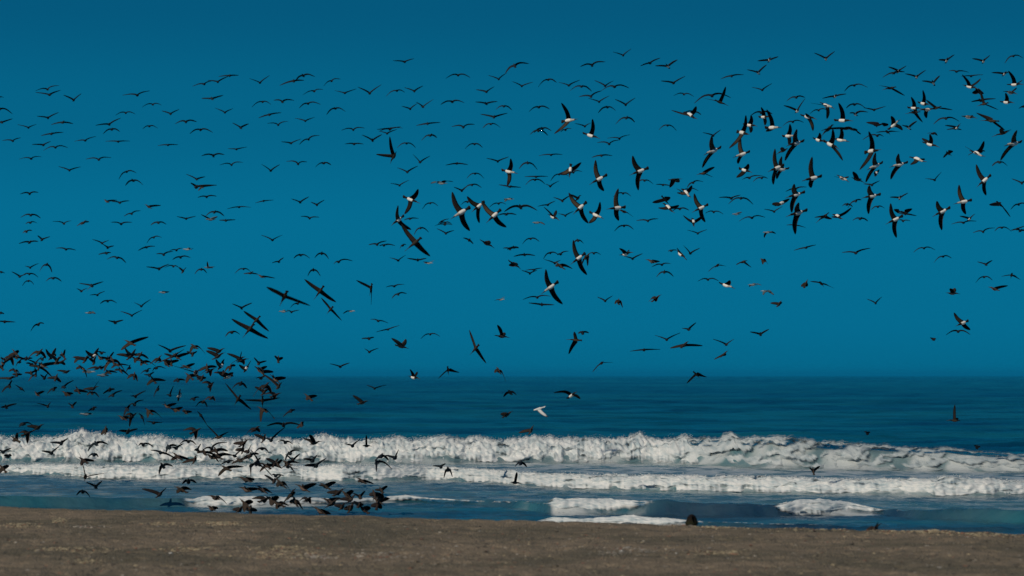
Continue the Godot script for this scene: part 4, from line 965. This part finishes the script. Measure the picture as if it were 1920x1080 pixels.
	{"o": [180, 690], "s": 9.6, "d": 205.0, "b": [[690, 140, 590, 130, 740, 170, 3], [1030, 210, 900, 240, 1170, 170, 3], [250, 390, 130, 440, 340, 360], [300, 490, 220, 520, 470, 390], [710, 510, 620, 500, 890, 400], [1110, 380, 1150, 290, 1050, 500], [1330, 490, 1390, 320, 1270, 480], [1500, 500, 1510, 380, 1480, 600, 1, 1480, 520], [690, 660, 590, 660, 850, 570], [560, 740, 600, 650, 480, 850], [1280, 690, 1180, 590, 1360, 620, 3], [1420, 750, 1370, 770, 1470, 700, 3], [1760, 560, 1690, 570, 1850, 520], [1610, 790, 1540, 750, 1680, 760, 3], [950, 780, 880, 830, 1090, 840, 3], [660, 860, 600, 820, 670, 980, 3], [830, 880, 760, 800, 860, 1000], [1040, 985, 880, 960, 1180, 990], [1470, 220, 1390, 230, 1600, 200], [1680, 150, 1580, 200, 1760, 90, 3], [1900, 190, 1830, 170, 1960, 150, 3], [480, 900, 430, 880, 530, 860, 3], [960, 130, 860, 110, 1040, 60]]},
	{"o": [360, 690], "s": 9.6, "d": 200.0, "b": [[340, 300, 250, 240, 370, 370, 3], [180, 180, 120, 120, 250, 140, 3], [650, 160, 450, 70, 740, 90, 1, 600, 180], [830, 560, 590, 270, 1070, 760, 0, 790, 625], [1270, 590, 930, 580, 1590, 540, 0, 1270, 670], [880, 280, 740, 340, 1000, 340], [1300, 430, 1200, 310, 1410, 340, 3], [1560, 330, 1340, 150, 1630, 240, 3], [1500, 490, 1400, 450, 1550, 530, 3], [350, 540, 260, 570, 430, 560, 3], [1270, 750, 1180, 890, 1380, 850, 3], [1780, 770, 1640, 860, 1860, 740], [160, 850, 90, 770, 260, 1010], [200, 610, 80, 680, 290, 690], [1240, 180, 1130, 190, 1340, 150]]},
	{"o": [320, 790], "s": 6.0, "d": 178.0, "b": [[1270, 40, 1080, 36, 1460, 26], [1475, 35, 1430, 50, 1490, -5, 3], [280, 110, 215, 80, 330, 160, 3], [540, 180, 395, 30, 645, 120, 0, 500, 190], [950, 90, 890, 130, 1030, 90, 3], [1130, 210, 1080, 185, 1290, 60], [1290, 235, 1200, 230, 1370, 260], [200, 225, 100, 255, 290, 265], [60, 300, -20, 290, 130, 250], [300, 320, 270, 325, 335, 250], [460, 305, 350, 330, 640, 235], [380, 350, 300, 330, 480, 360, 3], [460, 400, 390, 370, 480, 430, 3], [530, 395, 480, 390, 620, 360, 3], [720, 390, 580, 360, 850, 290, 0, 740, 400], [870, 340, 840, 330, 910, 260, 3], [1030, 305, 950, 360, 1115, 355], [650, 450, 570, 480, 720, 440], [270, 430, 170, 425, 300, 390, 3], [1000, 490, 905, 320, 1150, 620, 0, 1020, 510], [960, 480, 890, 520, 1010, 400], [900, 500, 960, 480, 905, 620], [1200, 480, 1110, 430, 1225, 420, 3], [1340, 360, 1275, 440, 1440, 320], [1310, 470, 1260, 480, 1380, 450, 3], [1320, 510, 1265, 525, 1400, 570], [1600, 440, 1510, 405, 1650, 380], [1640, 490, 1520, 480, 1760, 405], [1180, 610, 1140, 600, 1270, 610]]},
	{"o": [320, 790], "s": 6.0, "d": 150.0, "b": [[840, 655, 780, 650, 870, 635, 3], [850, 770, 790, 720, 920, 740, 3], [1030, 770, 950, 740, 1080, 770, 3], [1240, 700, 1160, 690, 1290, 740, 3], [1490, 755, 1440, 690, 1555, 680, 3], [120, 770, 30, 775, 160, 745, 3], [200, 675, 130, 690, 290, 680], [1360, 820, 1310, 860, 1420, 770, 3], [500, 860, 440, 860, 560, 905, 3], [460, 980, 400, 940, 490, 960, 3], [1060, 880, 1000, 850, 1110, 890, 3], [840, 930, 790, 960, 870, 870, 3], [1140, 890, 1080, 900, 1150, 820, 3], [1220, 930, 1150, 950, 1260, 920, 3], [1400, 900, 1330, 870, 1450, 930, 3], [1540, 880, 1480, 890, 1600, 900, 3], [1890, 800, 1830, 770, 1930, 790, 3], [900, 990, 860, 960, 960, 970, 3], [780, 990, 740, 970, 810, 960, 3]]},
	{"o": [400, 860], "s": 6.0, "d": 148.0, "b": [[1500, 410, 1470, 380, 1522, 335, 3], [1650, 430, 1580, 380, 1690, 360, 3], [1810, 400, 1755, 375, 1865, 370, 3], [1880, 430, 1840, 420, 1930, 415, 3], [1450, 540, 1400, 500, 1480, 490, 3], [1550, 550, 1510, 520, 1575, 500, 3], [1640, 520, 1600, 470, 1690, 500, 3], [1850, 520, 1800, 490, 1900, 510, 3], [1340, 500, 1310, 520, 1400, 460, 3], [1200, 590, 1160, 560, 1240, 580, 3], [1690, 570, 1660, 540, 1710, 520, 3]]},
	{"o": [0, 790], "s": 6.0, "d": 178.0, "b": [[310, 135, 250, 130, 360, 205, 3], [180, 205, 120, 200, 160, 120, 3], [430, 70, 370, 30, 480, 30, 3], [1190, 100, 1150, 105, 1210, 65, 3], [1440, 115, 1350, 85, 1560, 65], [690, 245, 570, 220, 770, 175], [580, 355, 480, 320, 680, 270], [35, 345, -40, 310, 125, 295], [95, 390, 60, 375, 140, 380], [1080, 250, 980, 320, 1210, 245], [1610, 260, 1560, 270, 1730, 285], [1805, 350, 1690, 315, 2000, 430], [1900, 290, 1860, 340, 1980, 260], [1060, 375, 990, 400, 1110, 395], [960, 625, 895, 365, 1210, 580, 0, 955, 650], [1075, 735, 960, 670, 1140, 660], [930, 790, 855, 825, 1010, 850], [1800, 820, 1670, 740, 1890, 730, 3], [1830, 500, 1775, 580, 1935, 490], [30, 530, -40, 540, 55, 470, 3], [940, 440, 880, 460, 1000, 420, 3], [250, 30, 210, 60, 300, 10]]},
	{"o": [1280, 720], "s": 3.0, "d": 110.0, "b": [[1080, 816, 1118, 762, 1066, 806, 3]]},
	{"o": [0, 0], "s": 1.0, "d": 185.0, "b": [[328, 666, 308, 674, 348, 653, 3], [244, 643, 223, 650, 264, 630, 3], [245, 668, 229, 660, 260, 659, 3], [80, 685, 71, 676, 98, 677, 3], [107, 676, 98, 660, 116, 665, 3], [498, 724, 484, 735, 512, 730, 3], [188, 671, 179, 662, 198, 669, 3], [160, 674, 145, 665, 169, 665, 3], [516, 711, 506, 697, 526, 703, 3], [19, 671, 9, 675, 30, 679, 3], [492, 697, 483, 684, 506, 691, 3], [454, 676, 444, 679, 464, 680, 3], [321, 679, 309, 671, 332, 671, 3], [74, 661, 60, 666, 88, 665, 3], [522, 674, 516, 664, 529, 667, 3], [485, 681, 478, 670, 497, 675, 3], [332, 669, 324, 658, 346, 659, 3], [450, 673, 437, 662, 458, 659, 3], [211, 676, 195, 686, 226, 685, 3], [176, 678, 169, 669, 180, 666, 3], [409, 668, 399, 655, 424, 658, 3], [364, 650, 353, 657, 376, 657, 3], [333, 856, 317, 856, 349, 857, 3], [504, 874, 488, 878, 521, 872, 3], [424, 878, 405, 886, 443, 872, 3], [469, 854, 455, 860, 484, 847, 3], [516, 868, 506, 855, 525, 856, 3], [498, 873, 480, 866, 516, 874, 3], [449, 863, 433, 866, 464, 855, 3], [457, 831, 448, 826, 465, 827, 3], [455, 843, 445, 838, 459, 829, 3], [405, 845, 390, 844, 420, 840, 3], [495, 822, 483, 810, 498, 808, 3], [549, 863, 537, 851, 559, 850, 3]]},
	{"o": [0, 0], "s": 1.0, "d": 165.0, "b": [[610, 912, 593, 906, 618, 901, 3], [616, 939, 601, 932, 626, 932, 3], [709, 940, 702, 927, 718, 930, 3], [715, 919, 703, 915, 722, 909, 3], [658, 936, 647, 930, 661, 926, 3], [514, 902, 501, 889, 527, 889, 3]]},
]
